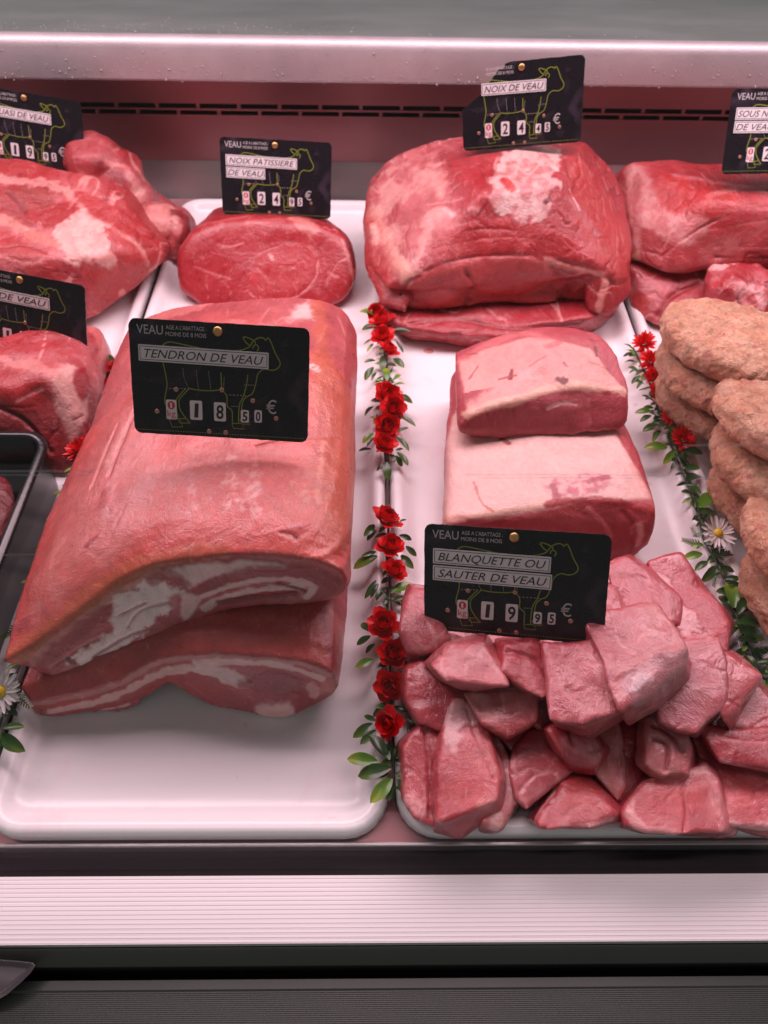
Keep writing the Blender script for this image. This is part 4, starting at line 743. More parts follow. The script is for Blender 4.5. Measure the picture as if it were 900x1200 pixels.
chunks = [
 ([(15, 620), (5, 500), (50, 440), (105, 462), (125, 530), (105, 600), (95, 690), (40, 665)], .020, .036, 'upright pink lump at the front left corner of the heap, left of the white-capped one', 1, .7, (0, 0), [('l', [(60, 450), (70, 560), (70, 660)], .002, L(170, 60, 66), r_(a=.5, d=-.002)), ('l', [(25, 620), (55, 650)], .004, FAT, r_(a=.5, mottle=.6))]),
 ([(118, 380), (160, 392), (195, 385), (232, 470), (250, 580), (240, 645), (150, 698), (92, 682), (100, 600), (128, 520), (96, 440)], .030, .044, 'tall front piece capped with white fat at its upper left', 1, .62, (0, 0), [('p', [(95, 430), (125, 380), (195, 385), (180, 440), (150, 450), (140, 500), (120, 520)], .0022, L(228, 196, 194), r_(a=.95, rag=1)), ('p', [(130, 500), (200, 480), (230, 570), (210, 640), (120, 640)], .01, L(218, 92, 90), r_(a=.5)), ('l', [(160, 400), (185, 470), (230, 570)], .001, L(190, 90, 94), r_(a=.5, d=-.001))]),
 ([(215, 425), (262, 500), (302, 625), (250, 692), (195, 694), (235, 640), (240, 540)], .020, .034, 'narrow streaked sliver right of the white-capped front piece', 1, .7, (0, 0), [('l', [(240, 480), (262, 560), (280, 620)], .0045, L(222, 176, 180), r_(a=.9, rag=.7)), ('l', [(240, 660), (225, 690)], .003, FAT, r_(a=.6))]),
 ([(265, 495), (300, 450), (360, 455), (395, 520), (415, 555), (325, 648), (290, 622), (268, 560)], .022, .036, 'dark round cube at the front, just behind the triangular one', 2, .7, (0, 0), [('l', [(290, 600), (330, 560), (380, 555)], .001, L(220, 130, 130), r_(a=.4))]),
 ([(323, 672), (365, 600), (400, 548), (450, 545), (500, 598), (525, 640), (520, 668), (470, 686), (345, 686)], .022, .038, 'low triangular cube at the very front with a pale edge', 1, .6, (0, 12), [('l', [(330, 670), (370, 610), (405, 560)], .003, FAT, r_(a=.6)), ('p', [(400, 560), (450, 555), (500, 620), (400, 650)], .006, L(222, 106, 102), r_(a=.6)), ('l', [(330, 680), (450, 684), (520, 668)], .0015, FAT, r_(a=.5))]),
 ([(358, 448), (400, 420), (460, 450), (497, 505), (462, 552), (410, 545), (378, 500)], .040, .034, 'small angular cube perched above the triangular front one', 1, .66, (0, 0), [('l', [(410, 480), (450, 500), (480, 520)], .004, L(226, 168, 168), r_(a=.7)), ('l', [(400, 430), (420, 480), (410, 540)], .0015, L(164, 56, 64), r_(a=.6, d=-.002))]),
 ([(450, 450), (530, 425), (545, 500), (552, 600), (530, 638), (480, 560), (495, 500)], .022, .034, 'upright narrow piece in the middle of the front row', 1, .7, (0, 0), [('l', [(500, 500), (520, 560), (535, 610)], .004, L(222, 116, 108), r_(a=.6)), ('l', [(530, 440), (545, 520), (540, 620)], .0015, L(236, 180, 176), r_(a=.6))]),
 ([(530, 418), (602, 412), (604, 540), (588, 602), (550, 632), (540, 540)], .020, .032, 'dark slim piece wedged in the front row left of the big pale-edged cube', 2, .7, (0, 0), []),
 ([(598, 430), (640, 405), (690, 440), (716, 510), (710, 562), (640, 572), (590, 525)], .040, .030, 'wrinkled round piece sitting on the big pale-edged front cube', 1, .68, (0, 0), [('l', [(620, 440), (660, 460), (690, 500)], .0018, L(160, 52, 60), r_(a=.6, d=-.002)), ('l', [(620, 470), (655, 490), (650, 550)], .0015, L(160, 52, 60), r_(a=.6, d=-.002))]),
 ([(548, 640), (600, 558), (720, 548), (730, 500), (768, 560), (802, 640), (786, 692), (700, 708), (610, 702), (560, 684)], .024, .044, 'large glossy cube with pale edges at the front right of centre', 1, .66, (0, 6), [('l', [(560, 650), (600, 575), (700, 560), (760, 560)], .002, L(236, 180, 172), r_(a=.8)), ('l', [(720, 500), (745, 540), (785, 620), (790, 690)], .003, L(228, 170, 168), r_(a=.7)), ('p', [(600, 600), (700, 580), (740, 600), (700, 640), (620, 640)], .008, L(222, 96, 92), r_(a=.6)), ('l', [(560, 660), (600, 698), (680, 706)], .003, FAT, r_(a=.6)), ('l', [(690, 590), (700, 640), (695, 700)], .001, L(190, 80, 84), r_(a=.5, d=-.0012))]),
 ([(710, 458), (760, 450), (840, 540), (940, 560), (960, 700), (850, 686), (798, 684), (798, 620), (758, 540)], .022, .038, 'bright red piece at the front right corner of the heap', 1, .7, (0, 0), [('p', [(770, 560), (860, 580), (920, 600), (900, 650), (810, 640)], .01, L(224, 84, 82), r_(a=.5)), ('l', [(800, 684), (900, 690)], .003, FAT, r_(a=.6))]),
 ([(740, 442), (930, 446), (960, 560), (850, 546), (790, 530)], .042, .030, 'greyish flat piece on top at the right end of the front row', 2, .72, (0, 0), [('l', [(790, 530), (850, 545), (930, 560)], .003, L(226, 180, 182), r_(a=.9)), ('l', [(790, 470), (860, 480), (920, 476)], .001, L(230, 150, 150), r_(a=.6))]),
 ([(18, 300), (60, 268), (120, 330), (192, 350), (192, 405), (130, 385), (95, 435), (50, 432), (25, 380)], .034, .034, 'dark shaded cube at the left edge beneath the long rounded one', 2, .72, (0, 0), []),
 ([(62, 292), (110, 235), (200, 228), (245, 290), (252, 340), (180, 357), (100, 332)], .054, .040, 'long rounded cube at the left, right below the price card', 0, .7, (0, 0), [('l', [(80, 300), (150, 330), (230, 340)], .002, L(226, 150, 150), r_(a=.5))]),
 ([(238, 240), (330, 232), (376, 290), (370, 365), (350, 378), (300, 342), (238, 312)], .056, .036, 'ragged-edged cube hanging below the middle of the price card', 1, .68, (0, 0), [('l', [(250, 300), (300, 320), (350, 365)], .003, L(226, 150, 148), r_(a=.6, rag=.9)), ('l', [(260, 260), (330, 280), (360, 320)], .002, L(180, 80, 86), r_(a=.5, d=-.0018))]),
 ([(178, 355), (230, 340), (326, 350), (328, 430), (260, 464), (212, 432)], .040, .036, 'small cube with a pale left edge tucked under the ragged-edged one', 1, .7, (0, 0), [('l', [(182, 358), (210, 390), (225, 430)], .004, L(226, 176, 174), r_(a=.8)), ('l', [(185, 355), (260, 350), (325, 355)], .0016, L(226, 176, 174), r_(a=.6))]),
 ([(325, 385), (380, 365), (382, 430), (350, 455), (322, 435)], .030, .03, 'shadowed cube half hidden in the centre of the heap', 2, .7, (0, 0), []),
 ([(373, 255), (490, 248), (522, 300), (552, 375), (540, 412), (470, 447), (388, 430), (374, 350)], .058, .046, 'big smooth pink cube in the middle, right under the price card edge', 0, .7, (-6, -4), [('l', [(490, 300), (520, 350), (545, 395)], .0045, L(226, 172, 176), r_(a=.8, rag=.5)), ('l', [(388, 428), (460, 442), (540, 408)], .002, L(226, 160, 158), r_(a=.5)), ('l', [(475, 260), (500, 340), (505, 420)], .001, L(214, 130, 134), r_(a=.5))]),
 ([(478, 240), (520, 205), (650, 190), (690, 240), (712, 292), (702, 340), (640, 372), (562, 412), (522, 345)], .062, .052, 'largest cube, with a grey membrane face towards the viewer', 0, .74, (-6, -18), [('p', [(530, 320), (560, 290), (640, 260), (700, 250), (708, 300), (690, 345), (620, 380), (566, 404)], .002, L(186, 148, 152), r_(a=.85, rag=.7, mottle=.3)), ('p', [(560, 340), (590, 305), (610, 320), (600, 350), (570, 370)], .001, L(214, 196, 200), r_(a=.9, rag=.9)), ('l', [(525, 322), (590, 280), (690, 244)], .002, L(210, 130, 132), r_(a=.6))]),
 ([(548, 402), (640, 372), (662, 395), (600, 425), (555, 420)], .034, .024, 'thin sliver showing beneath the largest cube', 2, .7, (0, 0), []),
 ([(668, 252), (772, 244), (782, 330), (780, 402), (732, 455), (650, 425), (648, 385), (704, 340), (712, 285)], .048, .040, 'pale smooth cube right of the largest one', 3, .76, (0, -6), [('p', [(660, 390), (720, 340), (780, 340), (770, 410), (730, 445)], .004, L(206, 150, 150), r_(a=.5))]),
 ([(758, 270), (810, 263), (872, 320), (832, 382), (800, 400), (790, 440), (776, 400), (782, 330)], .052, .034, 'wedge-shaped bright pink cube near the right tray rim', 1, .72, (0, 0), [('l', [(790, 285), (800, 320), (790, 430)], .002, L(230, 150, 150), r_(a=.6)), ('l', [(830, 372), (796, 402)], .0015, L(180, 70, 76), r_(a=.5))]),
 ([(868, 325), (905, 385), (955, 440), (800, 442), (780, 432), (832, 382)], .038, .034, 'wet grainy cube below the wedge-shaped one at the right rim', 1, .72, (0, 0), [('l', [(800, 410), (780, 432), (850, 438)], .003, L(226, 176, 174), r_(a=.6, mottle=.5))]),
 ([(498, 95), (530, 98), (568, 195), (490, 215), (470, 120)], .046, .034, 'pink cube partly behind the right edge of the price card', 0, .72, (0, 0), [('l', [(520, 130), (550, 180)], .004, L(226, 160, 160), r_(a=.5, mottle=.5))]),
 ([(513, 62), (570, 38), (632, 80), (668, 130), (672, 192), (620, 202), (562, 192), (528, 110)], .038, .042, 'smooth rounded cube at the back, beside the price card', 0, .74, (0, -4), [('l', [(655, 110), (665, 190)], .003, L(214, 150, 150), r_(a=.6))]),
 ([(618, 62), (700, 42), (760, 125), (802, 188), (790, 255), (690, 245), (682, 190), (660, 120)], .034, .044, 'back right cube with a band of white fat down its left side', 0, .74, (0, -4), [('p', [(622, 66), (650, 75), (690, 140), (730, 200), (690, 225), (670, 170), (645, 100)], .002, L(230, 190, 188), r_(a=.9, rag=.8)), ('l', [(700, 240), (760, 225), (800, 185)], .003, L(212, 84, 84), r_(a=.6))]),
 ([(-2, 150), (20, 108), (60, 112), (66, 210), (112, 235), (75, 262), (20, 275), (-2, 220)], .038, .040, 'cube poking out left of the price card next to the red flowers', 0, .7, (0, 0), [('l', [(20, 130), (30, 200), (50, 250)], .003, L(224, 150, 150), r_(a=.5))]),
 ([(235, 420), (330, 430), (345, 490), (275, 500), (240, 470)], .018, .030, 'dim scrap of cube deep in the gap right of the white-capped front piece', 1, .8, (0, 0), []),
 ([(540, 400), (640, 400), (655, 445), (560, 450)], .018, .030, 'dim scrap of cube deep in the gap under the largest cube', 1, .8, (0, 0), []),
 ([(660, 430), (740, 430), (750, 480), (690, 480)], .018, .030, 'dim scrap of cube deep in the gap below the pale smooth cube', 1, .8, (0, 0), []),
 ([(50, 130), (250, 130), (262, 240), (180, 262), (60, 240)], .026, .05, 'cube glimpsed just below the lower left edge of the price card', 0, .75, (0, 0), []),
 ([(250, 130), (480, 130), (500, 240), (420, 262), (262, 250)], .026, .05, 'cube glimpsed just below the lower right edge of the price card', 0, .75, (0, 0), []),
]
for i, c in enumerate(chunks):
    chunk(c[0], c[1], c[2], c[3], c[4], c[5], c[6], c[7], seed=i)

# ------------------------------------------------------------------ mince patties
def patty(cx, cy, z, rx, ry, h, rotz, tiltx, tilty, seed, label):
    bm = bmesh.new(); bmesh.ops.create_uvsphere(bm, u_segments=64, v_segments=32, radius=1); v = []
    Rm = Matrix.Rotation(math.radians(rotz), 3, 'Z') @ Matrix.Rotation(math.radians(tiltx), 3, 'X') @ Matrix.Rotation(math.radians(tilty), 3, 'Y'); c = W(cx + 13, cy - 5, z)
    for x in bm.verts:
        p = x.co; k = (abs(p.x) ** 2.6 + abs(p.y) ** 2.6 + 1e-9) ** (1 / 2.6); q = Vector((p.x, p.y, 0)); 
        r = (p.x ** 2 + p.y ** 2) ** .5; s = (r ** .72) / max(r, 1e-6); zz = math.copysign(abs(p.z) ** .62, p.z)
        v.append(tuple(c + Rm @ Vector((p.x * s * rx, p.y * s * ry, zz * h / 2))))
    f = [[x.index for x in fc.verts] for fc in bm.faces]; bm.free()
    o = meat('mince_patty', [(v, f)], mmince, warp=(.0045, 18), sat=0, vox=.0014, smooth=1, lump=(.0036, 30), fine=(.0026, 170), lean=(L(238, 176, 144), L(252, 202, 172)), vary=60, seed=seed, floor=.003,
             paint=[])
    co = getco(o.data); n = len(co); a = o.data.color_attributes['Col']; col = np.empty(n * 4, np.float32); a.data.foreach_get('color', col); col = col.reshape(-1, 4)
    col[:, :3] /= np.array([.88, .66, .80]); t = sst(fbm(co, 180, seed, 2), .55, .75)[:, None]; col[:, :3] = col[:, :3] * (1 - .55 * t) + L(214, 124, 116) * .55 * t
    t = sst(fbm(co, 330, seed + 3, 2), .60, .74)[:, None]; col[:, :3] = col[:, :3] * (1 - .5 * t) + L(240, 206, 180) * .5 * t
    a.data.foreach_set('color', col.ravel())
    return tag(o, label, 'patty', 'raw mince patties stacked at the right')
patty(848, 406, .104, .063, .078, .038, 28, -7, 6, 90, 'topmost patty of the rear stack, long golden oval beside the red flowers')
patty(838, 444, .071, .062, .074, .038, 20, -8, 5, 91, 'second patty down in the rear stack')
patty(836, 478, .038, .058, .074, .036, 30, -5, 3, 92, 'lowest patty of the rear stack, nearest the tray')
patty(922, 502, .104, .062, .078, .037, 18, -9, 8, 94, 'topmost patty of the middle stack at the right edge')
patty(906, 552, .070, .060, .074, .036, 10, -8, 6, 95, 'second patty down in the middle stack')
patty(900, 596, .036, .056, .068, .036, 20, -5, 4, 96, 'lowest patty of the middle stack behind the daisy')
patty(938, 652, .074, .050, .070, .036, 8, -9, 8, 98, 'topmost patty of the nearest stack at the right edge')
patty(932, 706, .038, .050, .066, .036, 0, -6, 5, 99, 'lower patty of the nearest stack above the green garland')
patty(965, 392, .085, .045, .055, .028, 25, -8, 6, 101, 'patty just peeking in behind the rear stack at the right edge')

# ------------------------------------------------------------------ black tub with dark meat
bt_ = empty('black_tub', (-.40, .34, .003), 'glossy black plastic tub with rounded corners at the left edge', 'tub')
def tub():
    x0, x1, y0, y1 = -.52, -.2935, .20, .487; R = .022
    prof = [(.006, .004), (.0005, .056), (-.002, .0585), (-.002, .0615), (.0005, .063), (.0045, .063), (.0065, .061), (.012, .035), (.016, .030)]
    v = []; f = []; nc = 7
    for d, z in prof:
        r = R - d
        for cx, cy, a0 in ((x1 - d - r, y1 - d - r, 0), (x0 + d + r, y1 - d - r, 90), (x0 + d + r, y0 + d + r, 180), (x1 - d - r, y0 + d + r, 270)):
            for k in range(nc): a = math.radians(a0 + 90 * k / (nc - 1)); v.append((cx + r * math.cos(a), cy + r * math.sin(a), z))
    n = 4 * nc
    for i in range(len(prof) - 1):
        for k in range(n): f.append((i * n + k, i * n + (k + 1) % n, (i + 1) * n + (k + 1) % n, (i + 1) * n + k))
    f.append(tuple((len(prof) - 1) * n + k for k in range(n))); f.append(tuple(range(n))[::-1])
    MB().add(v, f).build('tub_body', M['blackplastic'], bt_, True).data.set_sharp_from_angle(angle=1.1)
tub()
bal = [ball(w3(-.343, .395, .044), (.036, .055, .014)), ball(w3(-.42, .35, .040), (.06, .06, .014)), ball(w3(-.338, .32, .044), (.033, .055, .013), 10), ball(w3(-.39, .42, .040), (.05, .035, .013)), ball(w3(-.36, .26, .040), (.05, .05, .014))]
o = meat('dark_meat_portion', bal, mwet, vox=.0018, smooth=2, lump=(.0035, 45), fine=(.0014, 140), lean=(L(128, 16, 24), L(158, 34, 40)), seed=60, paint=[])
tag(o, 'wet dark maroon meat lying inside the black plastic tub', 'meat')

# ------------------------------------------------------------------ price cards
CW, CH = .13, .0836
def cuv(x, y):   # position on the card from the flat card drawing (0..1, top left origin)
    return ((x - .5) * CW, (.5 - y) * CH)
def Pc(px, py):  # coordinates measured on the drawing of one card
    a, b, c_, d_ = 795, 32, 45, 506; X, Y = px - 38, py - 45; det = a * d_ - b * c_
    return cuv((X * d_ - Y * b) / det, (a * Y - c_ * X) / det)
def text_mesh(s, size, shear=0, align='LEFT', bold=0, sx=1):
    cu = bpy.data.curves.new('t', 'FONT'); cu.body = s; cu.size = size; cu.shear = shear; cu.align_x = align; cu.offset = bold; cu.resolution_u = 3
    o = bpy.data.objects.new('t', cu); C.objects.link(o); dg = bpy.context.evaluated_depsgraph_get(); me = bpy.data.meshes.new_from_object(o.evaluated_get(dg)); bpy.data.objects.remove(o)
    if sx != 1:
        for v in me.vertices: v.co.x *= sx
    return me
def fit_text(s, w, hgt, shear=0, bold=0):
    me = text_mesh(s, hgt / .70, shear, bold=bold); xs = [v.co.x for v in me.vertices]; k = w / (max(xs) - min(xs)); x0 = min(xs)
    for v in me.vertices: v.co.x = (v.co.x - x0) * k
    return me
def rrect(x0, y0, x1, y1, r, z, n=4):
    pts = []
    for cx, cy, a0 in ((x1 - r, y1 - r, 0), (x0 + r, y1 - r, 90), (x0 + r, y0 + r, 180), (x1 - r, y0 + r, 270)):
        for k in range(n + 1): a = math.radians(a0 + 90 * k / n); pts.append((cx + r * math.cos(a), cy + r * math.sin(a), z))
    return pts
def slab(pts, t):
    n = len(pts); v = [(x, y, z - t) for x, y, z in pts] + list(pts); return v, [tuple(range(n))[::-1], tuple(range(n, 2 * n))] + [(i, (i + 1) % n, n + (i + 1) % n, n + i) for i in range(n)]
def ribbon(mb, pts, w, z):
    pts = [Vector((p[0], p[1], 0)) for p in pts]; v = []; f = []
    for i, p in enumerate(pts):
        t = (pts[min(i + 1, len(pts) - 1)] - pts[max(i - 1, 0)]); t.normalize(); nn = Vector((-t.y, t.x, 0)) * w / 2; v += [(p.x + nn.x, p.y + nn.y, z), (p.x - nn.x, p.y - nn.y, z)]
    for i in range(len(pts) - 1): f.append((2 * i, 2 * i + 1, 2 * i + 3, 2 * i + 2))
    mb.add(v, f)
def curve2(pts, k=4):
    return [tuple(q[:2]) for q in catmull([(*Pc(*p), 0) for p in pts], len(pts) * k)]
def child(name, me, mat, par):
    o = bpy.data.objects.new(name, me); C.objects.link(o); me.materials.clear(); me.materials.append(mat); o.parent = par; return o
cow_lines = [[(195, 160), (205, 152), (230, 148), (300, 162), (400, 182), (480, 188), (550, 180), (580, 165)], [(195, 160), (188, 190), (195, 230), (208, 290), (215, 335), (206, 400), (212, 425), (226, 440)], [(226, 440), (216, 482)], [(580, 165), (560, 150), (545, 127), (575, 133), (600, 150), (590, 175)],
             [(578, 168), (590, 145), (615, 130), (636, 132), (645, 142), (655, 130), (670, 152), (690, 195), (715, 238), (705, 262), (680, 270), (650, 265), (632, 272), (618, 290), (612, 330), (600, 372), (575, 387), (558, 410), (556, 460), (562, 500)],
             [(590, 165), (605, 160), (616, 172), (610, 188)], [(575, 290), (570, 340), (560, 385), (545, 420), (543, 470), (545, 505)], [(315, 350), (360, 358), (420, 360), (460, 358), (485, 385), (490, 430), (512, 450), (516, 505)], [(315, 350), (290, 378), (272, 400), (275, 440), (300, 480), (322, 505)], [(455, 280), (458, 320), (462, 356)], [(300, 350), (265, 390), (255, 420), (268, 480)]]
cow_hoof = [[(228, 485), (275, 485), (290, 525), (242, 525), (228, 485)], [(265, 488), (305, 485), (325, 507), (280, 507), (265, 488)], [(515, 508), (560, 508), (572, 533), (522, 530), (515, 508)], [(550, 488), (585, 488), (597, 512), (560, 510), (550, 488)]]
cow_dash = [[(285, 262), (290, 300), (312, 348)], [(345, 270), (350, 310), (358, 352)], [(400, 275), (405, 310), (412, 352)], [(225, 350), (300, 350)], [(480, 378), (570, 382)], [(508, 430), (545, 430)], [(470, 300), (470, 345)], [(560, 335), (605, 335)]]
def card(pose, title, price, label, tornc=False, us=.05):
    loc, R = pose; R = Matrix(R).transposed(); o = empty('price_card', loc, label, 'price card', 'black price cards')
    o.matrix_world = Matrix.Translation(Vector(loc)) @ R.to_4x4()
    # card body with slightly ragged edge
    pts = rrect(-CW / 2, -CH / 2, CW / 2, CH / 2, .0055, 0)
    if tornc: pts = [p for p in pts if not (p[0] < -CW / 2 + .03 and p[1] > 0)]; k = next(i for i, p in enumerate(pts) if p[0] < 0); pts[k:k] = [(-CW / 2 + .052, CH / 2, 0), (-CW / 2 + .047, CH / 2 - .0015, 0), (-CW / 2 + .045, CH / 2 - .006, 0), (-CW / 2 + .040, CH / 2 - .006, 0), (-CW / 2 + .021, CH / 2 - .028, 0), (-CW / 2 + .012, CH / 2 - .034, 0), (-CW / 2, CH / 2 - .042, 0)]
    pl = []; rr = random.Random(sum(map(ord, label)))
    for i in range(len(pts)):
        a, b = Vector(pts[i]), Vector(pts[(i + 1) % len(pts)]); n_ = max(1, int((b - a).length / .004))
        for k in range(n_): q = a.lerp(b, k / n_); jj = .00018; pl.append((q.x + rr.uniform(-jj, jj), q.y + rr.uniform(-jj, jj), 0))
    v, f = slab(pl, .0009); child('card_panel', mesh('card_panel', v, f, False), M['card'], o)
    # stake into the meat behind
    mb = MB(); mb.tube([(0, -.01, -.0014), (0, -CH / 2 + .003, -.003), (0, -CH / 2 - .0005, -.022)], .0009); child('stake', mesh('stake', mb.v, mb.f), M['steel'], o)
    z = .0003; hx = lambda s: s
    # header
    def put(s, px, py, w, h, mat, name='lettering', shear=0, bold=0, par=o, zz=z, rot=0):
        me = fit_text(s, w, h, shear, bold); x, y = Pc(px, py); t = child(name, me, mat, par); t.location = (x, y, zz); t.rotation_euler.z = rot; return t
    u = CW / 795
    if not tornc: put('VEAU', 78, 110, 116 * u, 40 * u, M['white_ink'])
    put("AGE A L'ABATTAGE :" if not tornc else "E A L'ABATTAGE :", 206, 93, 178 * u, 18 * u, M['white_ink']); put('MOINS DE 8 MOIS', 206, 121, 178 * u, 18 * u, M['white_ink'])
    # calf outline
    mb = MB()
    for k_, ln in enumerate(cow_lines): ribbon(mb, curve2(ln), 5.2 * u, z)
    for ln in cow_hoof: ribbon(mb, [Pc(*p) for p in ln], 4.2 * u, z + .00002)
    child('calf_outline', mesh('calf', mb.v, mb.f, False), M['lime'], o)
    mb = MB()
    for ln in cow_dash:
        c2 = curve2(ln, 6)
        for i in range(0, len(c2) - 1, 2): ribbon(mb, c2[i:i + 2], 2.2 * u, z)
    child('dashed_cut_lines', mesh('dash', mb.v, mb.f, False), M['white_ink'], o)
    mb = MB(); n_ = 62
    for i in range(n_):
        a = cuv(.015 + .97 * i / n_, .965); b = cuv(.015 + .97 * (i + .6) / n_, .965); ribbon(mb, [a, b], 3.4 * u, z)
    child('stitched_line', mesh('stitch', mb.v, mb.f, False), M['lime'], o)
    # title strips
    for i, (s, w) in enumerate(title):
        y0 = .215 + i * .155; y1 = y0 + .14; x0, yb_ = cuv(us, y1); x1_, yt_ = cuv(us + w, y0); ww = x1_ - x0; hh = yt_ - yb_
        v, f = slab(rrect(0, 0, ww, hh, .0004, 0, 1), .0003); st = child('title_strip', mesh('strip', v, f, False), M['strip'], o); st.location = (x0, yb_, .0010 + i * .0001); st.rotation_euler.z = -.010
        mb = MB(); e = hh * .10; lw = hh * .035
        for a, b in (((e, e), (ww - e, e)), ((e, hh - e), (ww - e, hh - e)), ((e, e), (e, hh - e)), ((ww - e, e), (ww - e, hh - e))): ribbon(mb, [a, b], lw, .00012)
        child('strip_border', mesh('b', mb.v, mb.f, False), M['black_ink'], st)
        t = child('strip_lettering', fit_text(s, ww * .915, hh * .52, .28), M['black_ink'], st); t.location = (ww * .045, hh * .24, .00018)
    # price windows
    wins = [(238, 445, 48, 90, '1kg'), (350, 448, 56, 88, price[0]), (458, 455, 54, 86, price[1]), (572, 475, 37, 57, price[2]), (632, 475, 34, 57, price[3])]
    for px, py, w, h, s in wins:
        x, y = Pc(px, py); v, f = slab(rrect(-w * u / 2, -h * u / 2, w * u / 2, h * u / 2, .0012, 0, 3), .0002); wd = child('price_window', mesh('w', v, f, False), M['strip'], o); wd.location = (x, y, .0007)
        if s == '1kg':
            mb = MB(); mb.add([(17 * u * math.cos(a * math.pi / 8), 19 * u * math.sin(a * math.pi / 8) + 20 * u, .0001) for a in range(16)], [tuple(range(16))]); child('red_disc', mesh('d', mb.v, mb.f, False), M['red_ink'], wd)
            t = child('digit', fit_text('1', 9 * u, 24 * u), M['strip'], wd); t.location = (-5 * u, 8 * u, .00016)
            t = child('unit_lettering', fit_text('kg', 38 * u, 30 * u), M['red_ink'], wd); t.location = (-19 * u, -32 * u, .0001)
        else:
            me = fit_text(s, w * u * (.40 if s == '1' else .62), h * u * .72, .05, .00025); t = child('digit', me, M['black_ink'], wd); t.location = (-w * u * (.17 if s == '1' else .31), -h * u * .36, .0001)
    put('€', 668, 462, 46 * u, 60 * u, M['white_ink'], 'euro_sign')
    # pin and rivets
    def disc(px, py, r, h, mat, name, ring=0):
        x, y = Pc(px, py); mb = MB(); n = 14
        prof = [(r, 0), (r, h * .4), (r * .8, h), (r * .3, h * (.2 if ring else 1.15)), (0.0001, h * (.2 if ring else 1.2))]
        v = []; f = []
        for rr2, zz in prof: v += [(rr2 * math.cos(2 * math.pi * k / n), rr2 * math.sin(2 * math.pi * k / n), zz) for k in range(n)]
        for i in range(len(prof) - 1):
            for k in range(n): f.append((i * n + k, i * n + (k + 1) % n, (i + 1) * n + (k + 1) % n, (i + 1) * n + k))
        t = child(name, mesh(name, v, f), mat, o); t.location = (x, y, .0001)
    disc(433, 103, 22 * u, .0016, M['brass'], 'brass_pin_head')
    for px, py in ((256, 355), (462, 357), (603, 405), (172, 453), (714, 485), (412, 545), (488, 550)): disc(px, py, 11 * u, .0008, M['copper'], 'rivet', 1)
    return o
POSES = {}
POSES['tendron'] = [[-0.1113, 0.4174, 0.1827], [[0.998, -0.0618, -0.015], [0.0446, 0.5119, 0.8579], [-0.0454, -0.8568, 0.5136]]]
POSES['blanq'] = [[0.1017, 0.2968, 0.0988], [[0.9688, -0.1949, 0.153], [-0.0219, 0.5475, 0.8365], [-0.2468, -0.8138, 0.5262]]]
POSES['noixpat'] = [[-0.1149, 0.8636, 0.1131], [[0.9991, -0.0031, -0.0417], [0.0398, 0.3788, 0.9246], [0.013, -0.9255, 0.3786]]]
POSES['noix'] = [[0.1625, 0.8569, 0.2018], [[0.9855, -0.1014, 0.1358], [-0.1073, 0.2466, 0.9631], [-0.1312, -0.9638, 0.2322]]]
POSES['quasi'] = [[-0.4143, 0.9203, 0.1396], [[0.9907, -0.0475, -0.1278], [0.1359, 0.2755, 0.9516], [-0.01, -0.9601, 0.2794]]]
POSES['jarret'] = [[-0.3484, 0.6222, 0.0901], [[0.9805, -0.1794, -0.0799], [0.1428, 0.3722, 0.9171], [-0.1347, -0.9107, 0.3906]]]
POSES['sous'] = [[0.4524, 0.8321, 0.1877], [[0.9994, -0.008, 0.0345], [-0.0262, 0.4859, 0.8736], [-0.0238, -0.874, 0.4854]]]
T = [('tendron', [('TENDRON DE VEAU', .725)], '1850', 'black price card reading tendron de veau on the large folded slab'),
     ('blanq', [('BLANQUETTE OU', .645), ('SAUTER DE VEAU', .655)], '1995', 'black price card reading blanquette ou sauter de veau above the diced cubes'),
     ('noixpat', [('NOIX PATISSIERE', .64), ('DE VEAU', .35)], '2495', 'black price card reading noix patissiere de veau over the smooth oval roast'),
     ('noix', [('NOIX DE VEAU', .53)], '2445', 'black price card with torn corner reading noix de veau on the biggest roast'),
     ('quasi', [('QUASI DE VEAU', .54)], '1995', 'black price card reading asi de veau, cut off at the upper left corner'),
     ('jarret', [('ROTI DE VEAU', .67)], '1950', 'black price card at the left edge, above the black tub'),
     ('sous', [('SOUS NOIX', .42), ('DE VEAU', .35)], '2450', 'black price card cut off at the upper right edge')]
for k, title, price, label in T: card(POSES[k], title, price, label, k == 'noix', {'quasi': .18, 'noix': .165}.get(k, .05))

# ------------------------------------------------------------------ garlands
def leaf_mesh(kind):
    n = 9; v = []; f = []
    for i in range(n):
        t = i / (n - 1); w = {'broad': .21, 'slim': .14, 'fern': .0}[kind] * math.sin(math.pi * min(1, t * .92 + .04)) ** .8
        if i == n - 1: w = .004
        zz = .10 * math.sin(math.pi * t)
        v += [(t, w, zz + w * .25), (t, w * .5, zz + w * .08), (t, 0, zz - .01), (t, -w * .5, zz + w * .08), (t, -w, zz + w * .25)]
    for i in range(n - 1):
        for k in range(4): f.append((i * 5 + k, (i + 1) * 5 + k, (i + 1) * 5 + k + 1, i * 5 + k + 1))
    return v, f
def fern_mesh():
    v = []; f = []
    def blade(x, y, a, l, w):
        d = Vector((math.cos(a), math.sin(a), 0)); nn = Vector((-d.y, d.x, 0)); b = len(v); p = Vector((x, y, .05))
        for t, ww in ((0, .4), (.35, 1), (.75, .8), (1, .1)): q = p + d * l * t; v.extend([tuple(q + nn * w * ww + Vector((0, 0, .04 * t))), tuple(q - nn * w * ww + Vector((0, 0, .04 * t)))])
        for i in range(3): f.append((b + 2 * i, b + 2 * i + 1, b + 2 * i + 3, b + 2 * i + 2))
    for i in range(7):
        t = i / 7; x = .12 + .8 * t
        for s in (1, -1): blade(x, 0, s * (1.0 - .45 * t), .34 * (1 - .5 * t), .035)
    blade(0, 0, 0, 1.0, .03); return v, f
LM = {}
